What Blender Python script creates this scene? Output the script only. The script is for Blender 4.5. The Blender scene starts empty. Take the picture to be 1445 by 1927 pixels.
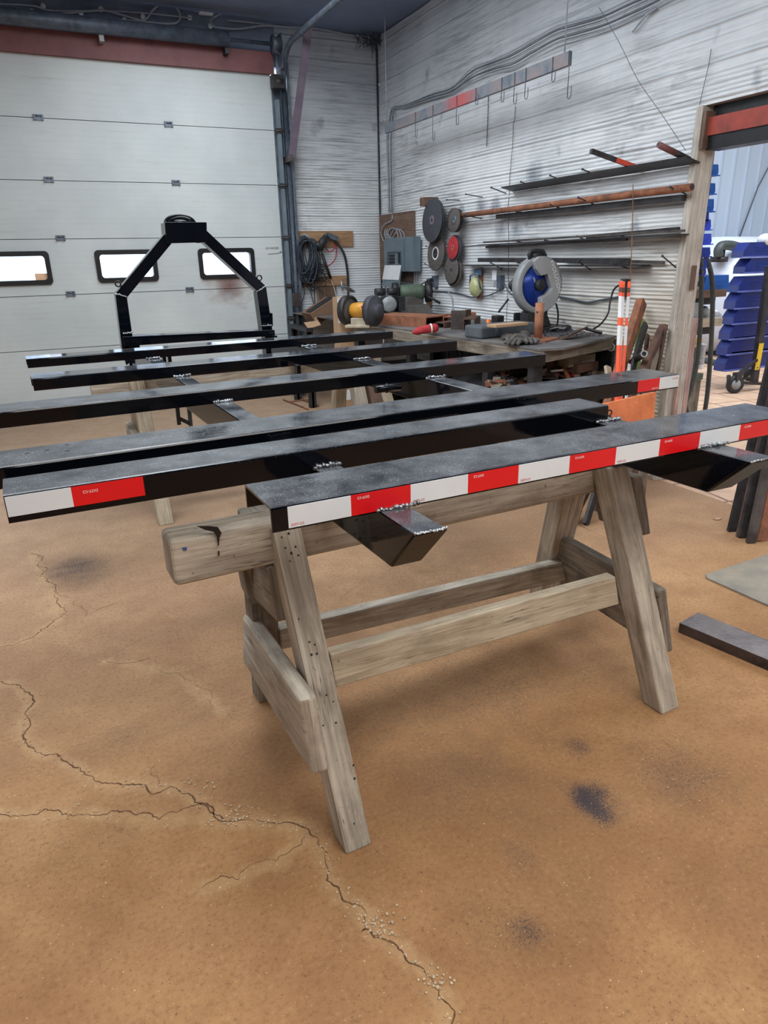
import bpy, bmesh, math, random
import numpy as np
from mathutils import Vector as V, Matrix
random.seed(7)
SC = bpy.context.scene
COL = SC.collection
# ---------------------------------------------------------------- camera
FPX, CX, CY, CAMH = 1300.0, 722.5, 963.5, 1.53
_pit, _rol, _yaw = [math.radians(a) for a in (20.28, 1.288, 24.98)]
FW = V((math.sin(_yaw)*math.cos(_pit), math.cos(_yaw)*math.cos(_pit), -math.sin(_pit)))
_rt = V((math.cos(_yaw), -math.sin(_yaw), 0)); _dn = FW.cross(_rt)
RT = math.cos(_rol)*_rt + math.sin(_rol)*_dn
DN = -math.sin(_rol)*_rt + math.cos(_rol)*_dn
cam_d = bpy.data.cameras.new('camera'); cam = bpy.data.objects.new('camera', cam_d); COL.objects.link(cam)
cam_d.sensor_fit = 'HORIZONTAL'; cam_d.sensor_width = 36; cam_d.lens = 36*FPX/1445; cam_d.clip_start = .02; cam_d.clip_end = 200
M = Matrix.Identity(4)
for i in range(3):
    M[i][0] = RT[i]; M[i][1] = -DN[i]; M[i][2] = -FW[i]
M[2][3] = CAMH
cam.matrix_world = M; SC.camera = cam
# ---------------------------------------------------------------- world, lights, exposure
SC.view_settings.view_transform = 'Standard'; SC.view_settings.look = 'None'
SC.view_settings.gamma = 1; SC.view_settings.use_curve_mapping = False
SC.view_settings.exposure = 0.0
SC.cycles.max_bounces = 8; SC.cycles.diffuse_bounces = 4; SC.cycles.glossy_bounces = 4; SC.cycles.use_denoising = True
SC.cycles.sample_clamp_indirect = 6
wd = bpy.data.worlds.new('sky'); SC.world = wd; wd.use_nodes = True
wd.node_tree.nodes['Background'].inputs[0].default_value = (.78, .88, 1.0, 1)
wd.node_tree.nodes['Background'].inputs[1].default_value = 6.0
def area(name, loc, sx, sy, power, color, rot=(0, 0, 0)):
    l = bpy.data.lights.new(name, 'AREA'); l.shape = 'RECTANGLE'; l.size = sx; l.size_y = sy; l.energy = power; l.color = color
    o = bpy.data.objects.new(name, l); o.location = loc; o.rotation_euler = rot; COL.objects.link(o); return o
area('ceiling_light_near', (1.6, -.6, 3.7), 3.2, 1.6, 135, (1, .96, .91))
area('ceiling_light_rear', (-2.5, -2.5, 3.7), 3.2, 1.6, 110, (1, .97, .93))
area('ceiling_light_middle', (-.6, 3.2, 3.7), 3.4, 1.6, 120, (.90, .95, 1))
area('ceiling_light_bench', (1.6, 5.6, 3.7), 1.4, 2.8, 85, (.90, .96, 1))
area('wall_fill_light', (.6, 2.6, 3.55), 1.2, 2.6, 72, (.86, .93, 1), (0, math.radians(-48), 0))  # unseen fill lamp, added to brighten the right wall
area('ceiling_light_next_room', (8.0, 5.0, 4.7), 4, 3, 330, (.88, .94, 1))
area('ceiling_light_next_room', (8.0, -1.0, 4.7), 4, 3, 240, (.88, .94, 1))

# ---------------------------------------------------------------- pixel -> point on a real plane of the room
def ray(px, py): return (px-CX)*RT + (py-CY)*DN + FPX*FW
def atz(px, py, z): r = ray(px, py); return r*((z-CAMH)/r.z) + V((0, 0, CAMH))
def aty(px, py, y): r = ray(px, py); return r*(y/r.y) + V((0, 0, CAMH))
def atx(px, py, x): r = ray(px, py); return r*(x/r.x) + V((0, 0, CAMH))
def mpp(p): return (V(p)-V((0, 0, CAMH))).dot(FW)/FPX      # metres per pixel at p
YB, XR = 7.98, 3.76

# ---------------------------------------------------------------- mesh builder
class MB:
    def __init__(s): s.v = []; s.f = []; s.uv = []; s.sm = []
    def face(s, idx, uv=None, sm=False):
        s.f.append(tuple(idx)); s.uv.append(uv or [(s.v[i][0]+s.v[i][2], s.v[i][1]) for i in idx]); s.sm.append(sm)
    def hexa(s, P):               # P[0:4] one end loop, P[4:8] the other; grain runs 0->4
        b = len(s.v); P = [V(p) for p in P]; s.v += [tuple(p) for p in P]
        L = ((P[4]+P[5]+P[6]+P[7])-(P[0]+P[1]+P[2]+P[3])).length/4; o = random.random()*50; acc = 0
        for i in range(4):
            j = (i+1) % 4; w = (P[i]-P[j]).length
            s.face((b+i, b+j, b+4+j, b+4+i), [(o, acc+o), (o, acc+w+o), (o+L, acc+w+o), (o+L, acc+o)]); acc += w
        w = (P[0]-P[1]).length; h = (P[1]-P[2]).length
        s.face((b+3, b+2, b+1, b), [(o, o), (o, o+w), (o+h, o+w), (o+h, o)])
        s.face((b+4, b+5, b+6, b+7), [(o, o), (o, o+w), (o+h, o+w), (o+h, o)])
        return s
    def bar(s, a, b, w, t, up=(0, 0, 1)):   # w = across, t = along up
        a = V(a); b = V(b); d = (b-a).normalized(); up = V(up)
        if abs(d.dot(up)) > .98: up = V((0, 1, 0))
        sd = d.cross(up).normalized(); u = sd.cross(d).normalized()
        q = [(-1, -1), (1, -1), (1, 1), (-1, 1)]
        return s.hexa([a+sd*(i*w/2)+u*(j*t/2) for i, j in q]+[b+sd*(i*w/2)+u*(j*t/2) for i, j in q])
    def box(s, c, sz, rz=0, tilt=0):
        c = V(c); R = Matrix.Rotation(rz, 3, 'Z') @ Matrix.Rotation(tilt, 3, 'Y')
        ax = [R @ V((1, 0, 0)), R @ V((0, 1, 0)), R @ V((0, 0, 1))]
        i = max(range(3), key=lambda k: sz[k]); o = [k for k in range(3) if k != i]
        a = c-ax[i]*sz[i]/2; b = c+ax[i]*sz[i]/2; q = [(-1, -1), (1, -1), (1, 1), (-1, 1)]
        if ax[o[0]].cross(ax[o[1]]).dot(ax[i]) > 0: q = q[::-1]
        f = lambda p: [p+ax[o[0]]*(x*sz[o[0]]/2)+ax[o[1]]*(y*sz[o[1]]/2) for x, y in q]
        return s.hexa(f(a)+f(b))
    def tube(s, pts, r, n=8, closed=False, caps=True):
        pts = [V(p) for p in pts]; N = len(pts); b = len(s.v); rr = r if isinstance(r, (list, tuple)) else [r]*N
        pv = None; acc = 0
        for k, p in enumerate(pts):
            if closed: d = (pts[(k+1) % N]-pts[k-1]).normalized()
            else: d = (pts[min(k+1, N-1)]-pts[max(k-1, 0)]).normalized()
            if pv is None:
                pv = d.orthogonal().normalized()
            pv = (pv-d*pv.dot(d)).normalized(); q = d.cross(pv)
            for i in range(n):
                a = 2*math.pi*i/n; s.v.append(tuple(p+(pv*math.cos(a)+q*math.sin(a))*rr[k]))
        for k in range(N if closed else N-1):
            l = (pts[(k+1) % N]-pts[k]).length
            for i in range(n):
                j = (i+1) % n; k2 = (k+1) % N; c = rr[k]*6.28/n
                s.face((b+k*n+i, b+k*n+j, b+k2*n+j, b+k2*n+i), [(acc, i*c), (acc, i*c+c), (acc+l, i*c+c), (acc+l, i*c)], True)
            acc += l
        if caps and not closed:
            s.face([b+i for i in range(n)][::-1]); s.face([b+(N-1)*n+i for i in range(n)])
        return s
    def lathe(s, prof, o, ax=(0, 0, 1), n=32, sm=True):   # prof: (radius, height along ax)
        o = V(o); ax = V(ax).normalized(); p = ax.orthogonal().normalized(); q = ax.cross(p); b = len(s.v)
        for r, h in prof:
            for i in range(n):
                a = 2*math.pi*i/n; s.v.append(tuple(o+ax*h+(p*math.cos(a)+q*math.sin(a))*r))
        for k in range(len(prof)-1):
            for i in range(n):
                j = (i+1) % n; s.face((b+k*n+i, b+k*n+j, b+(k+1)*n+j, b+(k+1)*n+i), None, sm)
        if prof[0] == prof[-1]: return s
        if prof[0][0] > 0: s.face([b+i for i in range(n)][::-1])
        if prof[-1][0] > 0: s.face([b+(len(prof)-1)*n+i for i in range(n)])
        return s
    def cyl(s, a, b, r, n=24):
        a = V(a); b = V(b); return s.lathe([(r, 0), (r, (b-a).length)], a, b-a, n)
    def ball(s, c, r, n=12, m=8):
        c = V(c); r = (r,)*3 if not isinstance(r, (tuple, list)) else r; b = len(s.v)
        for i in range(m+1):
            t = math.pi*i/m
            for j in range(n):
                a = 2*math.pi*j/n; s.v.append((c.x+r[0]*math.sin(t)*math.cos(a), c.y+r[1]*math.sin(t)*math.sin(a), c.z-r[2]*math.cos(t)))
        for i in range(m):
            for j in range(n):
                k = (j+1) % n; s.face((b+i*n+j, b+i*n+k, b+(i+1)*n+k, b+(i+1)*n+j), None, True)
        return s
    def prism(s, poly, d):        # planar polygon swept by vector d
        P = [V(p) for p in poly]; d = V(d); n = len(P); b = len(s.v)
        s.v += [tuple(p) for p in P]+[tuple(p+d) for p in P]
        s.face(range(n)); s.face([b+n+i for i in range(n)][::-1]) if False else None
        s.f[-1] = tuple(b+i for i in range(n)) if b else s.f[-1]
        s.face([b+n+i for i in range(n)][::-1])
        for i in range(n):
            j = (i+1) % n; s.face((b+i, b+n+i, b+n+j, b+j))
        return s
    def quad(s, a, b, c, d):
        k = len(s.v); s.v += [tuple(V(p)) for p in (a, b, c, d)]; s.face((k, k+1, k+2, k+3), [(0, 0), (1, 0), (1, 1), (0, 1)]); return s

ORG = {}
def obj(name, mb, mat, parent=None, bevel=0, seg=2, kind=None):
    off = V(ORG.get(parent.name, (0, 0, 0))) if parent else V((0, 0, 0))
    me = bpy.data.meshes.new(name)
    me.from_pydata([tuple(V(v)-off) for v in mb.v], [], mb.f)
    uv = me.uv_layers.new(name='UVMap'); k = 0
    flat = [c for f in mb.uv for c in f]
    uv.data.foreach_set('uv', [x for c in flat for x in c])
    me.polygons.foreach_set('use_smooth', mb.sm)
    bm = bmesh.new(); bm.from_mesh(me); bmesh.ops.recalc_face_normals(bm, faces=bm.faces); bm.to_mesh(me); bm.free()
    me.materials.append(mat); me.update()
    o = bpy.data.objects.new(name, me); COL.objects.link(o)
    ORG[o.name] = tuple(off)
    if parent: o.parent = parent
    if bevel:
        m = o.modifiers.new('b', 'BEVEL'); m.width = bevel; m.segments = seg; m.limit_method = 'ANGLE'; m.angle_limit = math.radians(50)
    if kind: o['kind'] = kind
    return o
def tag(o, label=None, cat=None, group=None, kind=None):
    if label: o['label'] = label
    if cat: o['category'] = cat
    if group: o['group'] = group
    if kind: o['kind'] = kind
    return o
def root(name, loc, label, cat, group=None):
    o = bpy.data.objects.new(name, None); o.location = V(loc); o.empty_display_size = .1; COL.objects.link(o)
    ORG[o.name] = tuple(V(loc)); return tag(o, label, cat, group)
def thing(name, mb, mat, label, cat, group=None, bevel=0):
    return tag(obj(name, mb, mat, None, bevel), label, cat, group)
def text(name, s, loc, xdir, ydir, size, mat, parent, depth=.0006):
    cu = bpy.data.curves.new(name, 'FONT'); cu.body = s; cu.size = size; cu.extrude = depth; cu.align_x = 'CENTER'; cu.align_y = 'CENTER'; cu.resolution_u = 3
    tmp = bpy.data.objects.new(name, cu); COL.objects.link(tmp); bpy.context.view_layer.update()
    me = bpy.data.meshes.new_from_object(tmp.evaluated_get(bpy.context.evaluated_depsgraph_get())); bpy.data.objects.remove(tmp)
    x = V(xdir).normalized(); y = V(ydir); y = (y-x*y.dot(x)).normalized(); z = x.cross(y)
    off = V(ORG.get(parent.name, (0, 0, 0))); m = Matrix.Identity(4)
    for i in range(3): m[i][0] = x[i]; m[i][1] = y[i]; m[i][2] = z[i]; m[i][3] = loc[i]-off[i]
    me.transform(m); me.materials.clear(); me.materials.append(mat)
    o = bpy.data.objects.new(name, me); COL.objects.link(o); ORG[o.name] = tuple(off); o.parent = parent; return o

# ---------------------------------------------------------------- materials
def lin(c):
    return tuple(((x/255/12.92) if x <= 10 else ((x/255+.055)/1.055)**2.4) for x in c)+(1,)
class NT:
    def __init__(s, name):
        s.m = bpy.data.materials.new(name); s.m.use_nodes = True; s.t = s.m.node_tree; s.b = s.t.nodes['Principled BSDF']
    def n(s, ty, **k):
        o = s.t.nodes.new(ty)
        for a, v in k.items():
            if a.startswith('i_'): o.inputs[a[2:]].default_value = v
            else: setattr(o, a, v)
        return o
    def l(s, a, b): s.t.links.new(a, b)
    def coord(s, kind='Object', scale=(1, 1, 1)):
        c = s.n('ShaderNodeTexCoord'); mp = s.n('ShaderNodeMapping'); mp.inputs['Scale'].default_value = scale
        s.l(c.outputs[kind], mp.inputs[0]); return mp.outputs[0]
    def pos(s, scale=(1, 1, 1)):
        c = s.n('ShaderNodeNewGeometry'); mp = s.n('ShaderNodeMapping'); mp.inputs['Scale'].default_value = scale
        s.l(c.outputs['Position'], mp.inputs[0]); return mp.outputs[0]
    def noise(s, vec, scale, detail=4, rough=.55, dist=0):
        o = s.n('ShaderNodeTexNoise'); o.inputs['Scale'].default_value = scale; o.inputs['Detail'].default_value = detail
        o.inputs['Roughness'].default_value = rough; o.inputs['Distortion'].default_value = dist
        s.l(vec, o.inputs['Vector']); return o.outputs['Fac']
    def ramp(s, fac, stops):
        r = s.n('ShaderNodeValToRGB'); e = r.color_ramp.elements
        while len(e) < len(stops): e.new(.5)
        for i, (p, c) in enumerate(stops): e[i].position = p; e[i].color = c if len(c) == 4 else tuple(c)+(1,)
        s.l(fac, r.inputs[0]); return r.outputs[0]
    def mix(s, fac, a, b, mode='MIX'):
        x = s.n('ShaderNodeMix', data_type='RGBA', blend_type=mode)
        for v, i in ((fac, 0), (a, 6), (b, 7)):
            if hasattr(v, 'is_linked') or hasattr(v, 'links'): s.l(v, x.inputs[i])
            else: x.inputs[i].default_value = v
        return x.outputs[2]
    def math(s, op, a, b=0, c=None):
        x = s.n('ShaderNodeMath', operation=op)
        for v, i in ((a, 0), (b, 1), (c, 2)):
            if v is None: continue
            if hasattr(v, 'links'): s.l(v, x.inputs[i])
            else: x.inputs[i].default_value = v
        return x.outputs[0]
    def bump(s, h, strength=.3, dist=.01):
        b = s.n('ShaderNodeBump'); b.inputs['Strength'].default_value = strength; b.inputs['Distance'].default_value = dist
        s.l(h, b.inputs['Height']); s.l(b.outputs[0], s.b.inputs['Normal'])
    def set(s, color=None, rough=None, metal=None, **k):
        for v, nm in ((color, 'Base Color'), (rough, 'Roughness'), (metal, 'Metallic')):
            if v is None: continue
            if hasattr(v, 'links'): s.l(v, s.b.inputs[nm])
            else: s.b.inputs[nm].default_value = v
        for a, v in k.items(): s.b.inputs[a.replace('_', ' ')].default_value = v
        return s.m
def pm(name, c1, c2=None, scale=8, rough=.6, metal=0, bump=.15, bs=60, stretch=(1, 1, 1), **k):
    t = NT(name); c2 = c2 or tuple(x*.8 for x in c1); p = t.coord('Object', stretch)
    col = t.ramp(t.noise(p, scale, 5, .65), [(.32, lin(c2)), (.68, lin(c1))])
    if bump: t.bump(t.noise(p, bs, 3), bump, .004)
    return t.set(col, rough, metal, **k)
B3 = (0, 0, 0, 1); W3 = (1, 1, 1, 1)
def wood(name, light, mid, dark, stain=.5):
    t = NT(name); uv = t.coord('UV'); mp = t.n('ShaderNodeMapping'); mp.inputs['Scale'].default_value = (2.2, 55, 1); t.l(uv, mp.inputs[0])
    mp2 = t.n('ShaderNodeMapping'); mp2.inputs['Scale'].default_value = (1.2, 9, 1); t.l(uv, mp2.inputs[0])
    g = t.noise(mp.outputs[0], 1.6, 6, .62, .6); big = t.noise(mp2.outputs[0], 2.2, 4, .6, 1.2)
    c = t.ramp(g, [(.22, lin(dark)), (.42, lin(mid)), (.7, lin(light))])
    c = t.mix(t.ramp(big, [(.35, W3), (.62, B3)]), c, t.mix(.55, c, lin(dark)))
    p = t.pos(); st = t.ramp(t.noise(p, 5, 5, .6), [(.5, B3), (.7, (stain, stain, stain, 1))])
    c = t.mix(st, c, lin(tuple(x*.62 for x in dark)))
    mp3 = t.n('ShaderNodeMapping'); mp3.inputs['Scale'].default_value = (1.1, 34, 1); t.l(uv, mp3.inputs[0])
    ck = t.ramp(t.noise(mp3.outputs[0], 2.0, 3, .5, .35), [(.485, B3), (.5, W3), (.515, B3)])
    c = t.mix(t.math('MULTIPLY', t.math('MULTIPLY', ck, .8), t.ramp(t.noise(p, 4, 2), [(.45, B3), (.6, W3)])), c, lin((58, 48, 40)))
    sp = t.ramp(t.noise(p, 75, 2, .5), [(.70, B3), (.76, W3)])
    c = t.mix(t.math('MULTIPLY', sp, .6), c, lin((48, 38, 30)))
    t.bump(g, .55, .004)
    return t.set(c, .82)
MW = wood('weathered_wood', (208, 200, 186), (178, 167, 150), (116, 105, 92), .4)
MW2 = wood('weathered_wood_dark', (160, 150, 136), (128, 118, 104), (80, 71, 61), .7)
MWB = wood('pale_new_wood', (214, 203, 182), (188, 174, 150), (140, 122, 98), .3)
MWP = wood('plywood_brown', (132, 108, 92), (112, 88, 74), (84, 64, 54), .4)
MWO = wood('osb_tan', (188, 152, 116), (166, 128, 94), (128, 96, 70), .3)

def black_paint():
    t = NT('gloss_black_paint'); p = t.pos()
    spk = t.ramp(t.noise(p, 300, 1, .5), [(.64, B3), (.70, W3)])
    n1 = t.noise(p, 110, 3, .6); n2 = t.noise(p, 9, 4, .6)
    g = t.n('ShaderNodeNewGeometry'); sx = t.n('ShaderNodeSeparateXYZ'); t.l(g.outputs['Normal'], sx.inputs[0])
    top = t.ramp(sx.outputs[2], [(.6, B3), (.9, W3)])          # upward faces get the grey reflection painted into their colour
    ps = t.n('ShaderNodeSeparateXYZ'); t.l(p, ps.inputs[0])
    near = t.ramp(t.math('MULTIPLY', ps.outputs[1], .2), [(.45, W3), (.70, (.6,)*3)])     # painted sheen is weaker on the rear members
    top_sheen = t.math('MULTIPLY', t.math('MULTIPLY', top, near), t.ramp(n2, [(.35, (.3,)*3), (.65, W3)]))
    c = t.mix(t.math('MULTIPLY', top_sheen, .34), lin((6, 9, 16)), lin((150, 155, 162)))
    c = t.mix(t.math('MULTIPLY', t.math('MULTIPLY', top_sheen, spk), .55), c, lin((170, 174, 176)))  # pale specks painted in for glints on the bumpy paint
    r = t.math('ADD', t.ramp(n2, [(.3, (.03,)*3), (.7, (.08,)*3)]), t.math('MULTIPLY', top_sheen, .10))
    t.bump(t.math('MULTIPLY', t.math('ADD', t.math('MULTIPLY', n1, .5), t.math('MULTIPLY', spk, .6)), t.ramp(t.math('MULTIPLY', ps.outputs[1], .2), [(.4, W3), (.66, (.12,)*3)])), .09, .0012)
    return t.set(c, r, 0, IOR=1.42, Coat_Weight=.12, Coat_Roughness=.04, Specular_IOR_Level=.32)
MBLK = black_paint()
MBLK2 = pm('satin_black', (26, 27, 30), (14, 15, 17), 20, .38)
MRUB = pm('dull_black_rubber', (46, 48, 52), (30, 31, 34), 30, .55)
MDK = pm('dark_steel', (70, 68, 70), (36, 35, 38), 9, .5, .4)
MST = pm('mill_scale_steel', (104, 96, 92), (62, 56, 54), 7, .45, .5)
MRUST = pm('rusty_steel', (168, 108, 78), (104, 70, 56), 12, .8, .1, .4)
MRUSTD = pm('dark_rusty_steel', (112, 80, 66), (60, 48, 44), 9, .75, .2, .4)
MGALV = pm('galvanized_steel', (128, 138, 148), (86, 95, 106), 14, .42, .6)
MGALVD = pm('dull_grey_steel', (98, 108, 122), (66, 74, 88), 12, .5, .3)
MSILV = pm('silver_steel', (205, 208, 212), (160, 164, 168), 12, .3, .6)
MWELD = pm('weld_bead', (205, 210, 216), (60, 62, 68), 60, .12, .9, 1.0, 180, Coat_Weight=1.0, Coat_Roughness=.03)
MGRYP = pm('grey_enamel', (112, 128, 138), (96, 110, 120), 6, .45)
MGRYL = pm('light_grey_enamel', (160, 164, 166), (128, 132, 134), 9, .42)
MRED = pm('red_reflective', (225, 22, 30), (212, 18, 26), 5, .3, 0, 0)
MWHT = pm('white_reflective', (224, 230, 234), (212, 219, 225), 5, .3, 0, 0)
MREDD = pm('faded_red_paint', (132, 84, 84), (112, 70, 72), 6, .6)
MREDI = pm('red_oxide_steel', (176, 66, 50), (118, 50, 42), 5, .45)
MBLUE = pm('blue_plastic', (28, 58, 170), (20, 44, 140), 6, .35)
MBLUEL = pm('bright_blue_plastic', (24, 100, 190), (18, 84, 165), 6, .35)
MBLUEV = pm('violet_blue_plastic', (70, 92, 225), (50, 70, 200), 6, .3)
MREDP = pm('red_plastic', (214, 40, 58), (190, 30, 46), 6, .35)
MORG = pm('orange_paint', (255, 92, 38), (236, 74, 26), 8, .45)
MORGB = pm('orange_painted_board', (232, 136, 84), (200, 108, 62), 7, .65, 0, .3)
MWPL = pm('white_plastic', (232, 234, 236), (214, 217, 220), 6, .4)
MTANK = pm('white_tank_plastic', (214, 220, 230), (188, 194, 206), 2, .4)
MCARD = pm('cardboard', (182, 152, 122), (164, 134, 104), 4, .85)
MCARDD = pm('brown_cardboard', (128, 98, 78), (104, 78, 62), 4, .85)
MYEL = pm('yellow_plastic', (226, 196, 50), (200, 160, 30), 5, .4)
MYELG = pm('grinder_yellow', (216, 158, 60), (180, 126, 44), 5, .4)
MGRN = pm('green_enamel', (92, 112, 92), (66, 74, 66), 12, .55)
MLIME = pm('lime_board', (150, 180, 110), (120, 150, 84), 6, .7)
MPINK = wood('pinkish_wood', (212, 182, 176), (186, 154, 146), (130, 104, 96), .3)
MCONC = pm('wheel_grit', (104, 98, 94), (72, 68, 66), 60, .85, 0, .5, 200)
MGRIT = pm('dark_wheel', (70, 72, 80), (54, 55, 62), 40, .7, 0, .3, 200)
MREDF = pm('red_cloth', (178, 56, 60), (150, 40, 46), 30, .9)
MTXT = pm('white_ink', (240, 240, 240), (235, 235, 235), 3, .6, 0, 0)
MTXTR = pm('red_ink', (224, 120, 120), (220, 110, 110), 3, .6, 0, 0)
MTXTK = pm('black_ink', (40, 42, 50), (36, 38, 44), 3, .6, 0, 0)
MPAP = pm('white_paper', (226, 228, 232), (214, 216, 220), 5, .8)
MWIRE = pm('grey_cable', (168, 174, 182), (140, 146, 156), 20, .5)
MWIRED = pm('dark_grey_cable', (92, 98, 108), (66, 72, 80), 20, .5)
# ================================================================ FLOOR
def polyd(P, lines):
    d = np.full(P.shape[:2], 9.0)
    for ln in lines:
        for a, b in zip(ln[:-1], ln[1:]):
            a = np.array(a); b = np.array(b); ba = b-a; pa = P-a
            h = np.clip((pa@ba)/(ba@ba), 0, 1); d = np.minimum(d, np.hypot(*np.moveaxis(pa-h[..., None]*ba, -1, 0)))
    return d
def gl(pts): return [tuple(atz(x, y, 0)[:2]) for x, y in pts]
CR = [gl([(-40, 1225), (30, 1212), (60, 1200), (112, 1162), (108, 1125), (75, 1085), (60, 1040)]),
      gl([(-30, 1280), (20, 1288), (45, 1297), (62, 1312), (45, 1345), (47, 1398), (80, 1420), (120, 1432), (150, 1450), (215, 1475), (260, 1476), (320, 1480), (385, 1512), (402, 1532), (420, 1542)]),
      gl([(-40, 1537), (30, 1535), (150, 1532), (300, 1542), (420, 1546), (475, 1545), (520, 1550), (580, 1560), (600, 1590), (612, 1625), (640, 1680), (690, 1720), (715, 1765), (760, 1795), (800, 1830), (832, 1880), (850, 1935)]),
      gl([(200, 1245), (330, 1265), (420, 1340)]), gl([(380, 1672), (450, 1655), (520, 1620), (575, 1575)])]
JT = [gl([(960, 930), (1040, 966), (1134, 1008), (1300, 1085)])]
ST = [(150, 1078, .17, .8), (130, 1060, .12, .5), (1095, 1490, .022, .9), (1125, 1488, .02, .8), (1102, 1508, .025, .9), (1120, 1524, .026, .8), (1142, 1542, .024, .75), (1150, 1515, .05, .4), (1090, 1500, .06, .35), (1320, 1440, .14, .35), (1275, 1470, .1, .4), (985, 1610, .05, .5),
      (930, 1745, .07, .45), (1000, 1755, .03, .9), (230, 1385, .06, .5), (860, 1470, .12, .3), (180, 1240, .16, .35), (430, 1330, .14, .35), (1090, 1405, .03, .8), (760, 1300, .35, .3),
      (1000, 1290, .3, .35), (820, 1110, .3, .4), (870, 1050, .25, .4), (300, 1100, .3, .25), (560, 1700, .3, .15), (180, 1590, .15, .3), (230, 900, .5, .3)]
xs = np.concatenate([np.arange(-6, -1.7, .3), np.arange(-1.7, 3.7, .022), np.arange(3.7, 3.8, .06)]); xs = np.append(xs[xs < 3.76], 3.76)
ys = np.concatenate([np.arange(-5, .6, .4), np.arange(.6, 3.2, .022), np.arange(3.2, 8.6, .1)])
G = np.stack(np.meshgrid(xs, ys, indexing='ij'), -1)
nx, ny = len(xs), len(ys)
idx = np.arange(nx*ny).reshape(nx, ny)
F = np.stack([idx[:-1, :-1], idx[1:, :-1], idx[1:, 1:], idx[:-1, 1:]], -1).reshape(-1, 4)
co = np.concatenate([G.reshape(-1, 2), np.zeros((nx*ny, 1))], 1)
me = bpy.data.meshes.new('floor'); me.from_pydata(co.tolist(), [], F.tolist())
cd = np.minimum(polyd(G, CR), .6); jd = np.minimum(polyd(G, JT), .6)
sd = np.zeros(G.shape[:2])
for px, py, r, a in ST:
    q = np.array(atz(px, py, 0)[:2]); sd += a*np.exp(-((G-q)**2).sum(-1)/(2*r*r))
for nm, arr in (('crackd', cd), ('jointd', jd), ('stain', sd)):
    at = me.attributes.new(nm, 'FLOAT', 'POINT'); at.data.foreach_set('value', arr.reshape(-1).astype(np.float32))
floor = bpy.data.objects.new('floor', me); COL.objects.link(floor); floor['kind'] = 'structure'
t = NT('dusty_concrete'); p = t.pos()
def attr(nm):
    a = t.n('ShaderNodeAttribute'); a.attribute_name = nm; return a.outputs['Fac']
big = t.noise(p, 1.1, 6, .6, .5); med = t.noise(p, 5.5, 6, .65); fine = t.noise(p, 70, 4, .7); grit = t.noise(p, 260, 2, .6)
c = t.ramp(big, [(.30, lin((130, 94, 60))), (.5, lin((158, 117, 76))), (.72, lin((182, 142, 97)))])
c = t.mix(t.ramp(med, [(.35, W3), (.58, B3)]), c, t.mix(.5, c, lin((136, 94, 58))))
sx = t.n('ShaderNodeSeparateXYZ'); t.l(p, sx.inputs[0])
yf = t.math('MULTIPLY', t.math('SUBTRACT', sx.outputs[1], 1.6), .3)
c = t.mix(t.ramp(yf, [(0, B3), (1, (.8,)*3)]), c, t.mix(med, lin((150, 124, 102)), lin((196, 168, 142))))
c = t.mix(t.ramp(fine, [(.3, (.55,)*3), (.5, B3)]), c, lin((112, 78, 50)))
c = t.mix(t.ramp(fine, [(.58, B3), (.8, (.45,)*3)]), c, lin((204, 170, 126)))
# dark metal grit: denser inside the stained patches
stn = attr('stain')
cl = t.math('ADD', t.math('MULTIPLY', t.noise(p, 3.2, 3, .6), .16), t.math('MULTIPLY', stn, .16))
gm = t.ramp(t.math('ADD', grit, t.math('SUBTRACT', cl, .1)), [(.66, B3), (.73, W3)])
c = t.mix(t.ramp(t.math('ADD', stn, t.math('MULTIPLY', t.math('SUBTRACT', t.noise(p, 9, 6, .7, .8), .5), 1.5)), [(.22, B3), (1.0, (.42,)*3)]), c, lin((104, 80, 60)))
g3 = t.ramp(t.math('ADD', t.noise(p, 150, 3, .7), t.math('MULTIPLY', t.math('MULTIPLY', stn, t.noise(t.pos((1, 2.2, 1)), 9, 4, .75)), .34)), [(.66, B3), (.76, W3)])
c = t.mix(t.math('MULTIPLY', g3, .8), c, lin((60, 54, 60)))
c = t.mix(t.math('MULTIPLY', gm, .85), c, lin((52, 46, 50)))
s2 = t.ramp(t.math('ADD', t.noise(p, 115, 2, .5), t.math('MULTIPLY', t.math('SUBTRACT', t.noise(p, 2.3, 3), .5), .12)), [(.665, B3), (.71, W3)])
c = t.mix(t.math('MULTIPLY', s2, .6), c, lin((84, 62, 48)))
peb = t.ramp(t.noise(p, 120, 1, .5), [(.745, B3), (.77, W3)])
c = t.mix(t.math('MULTIPLY', peb, .7), c, lin((214, 190, 156)))
# cracks
crd = t.math('ADD', attr('crackd'), t.math('MULTIPLY', t.math('SUBTRACT', t.noise(p, 26, 5, .75), .5), .016))
crw = t.ramp(crd, [(0, W3), (.003, (.8,)*3), (.0075, B3)])
dust = t.ramp(t.math('ADD', attr('crackd'), t.math('MULTIPLY', t.math('SUBTRACT', t.noise(p, 16, 4, .7), .5), .12)), [(.0, (.4,)*3), (.04, B3)])
c = t.mix(dust, c, lin((190, 158, 116)))
pc = t.ramp(t.math('ADD', t.noise(p, 95, 2, .5), t.math('MULTIPLY', dust, .12)), [(.70, B3), (.74, W3)])
c = t.mix(t.math('MULTIPLY', t.math('MULTIPLY', pc, dust), 1.6), c, lin((226, 206, 178)))

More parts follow.
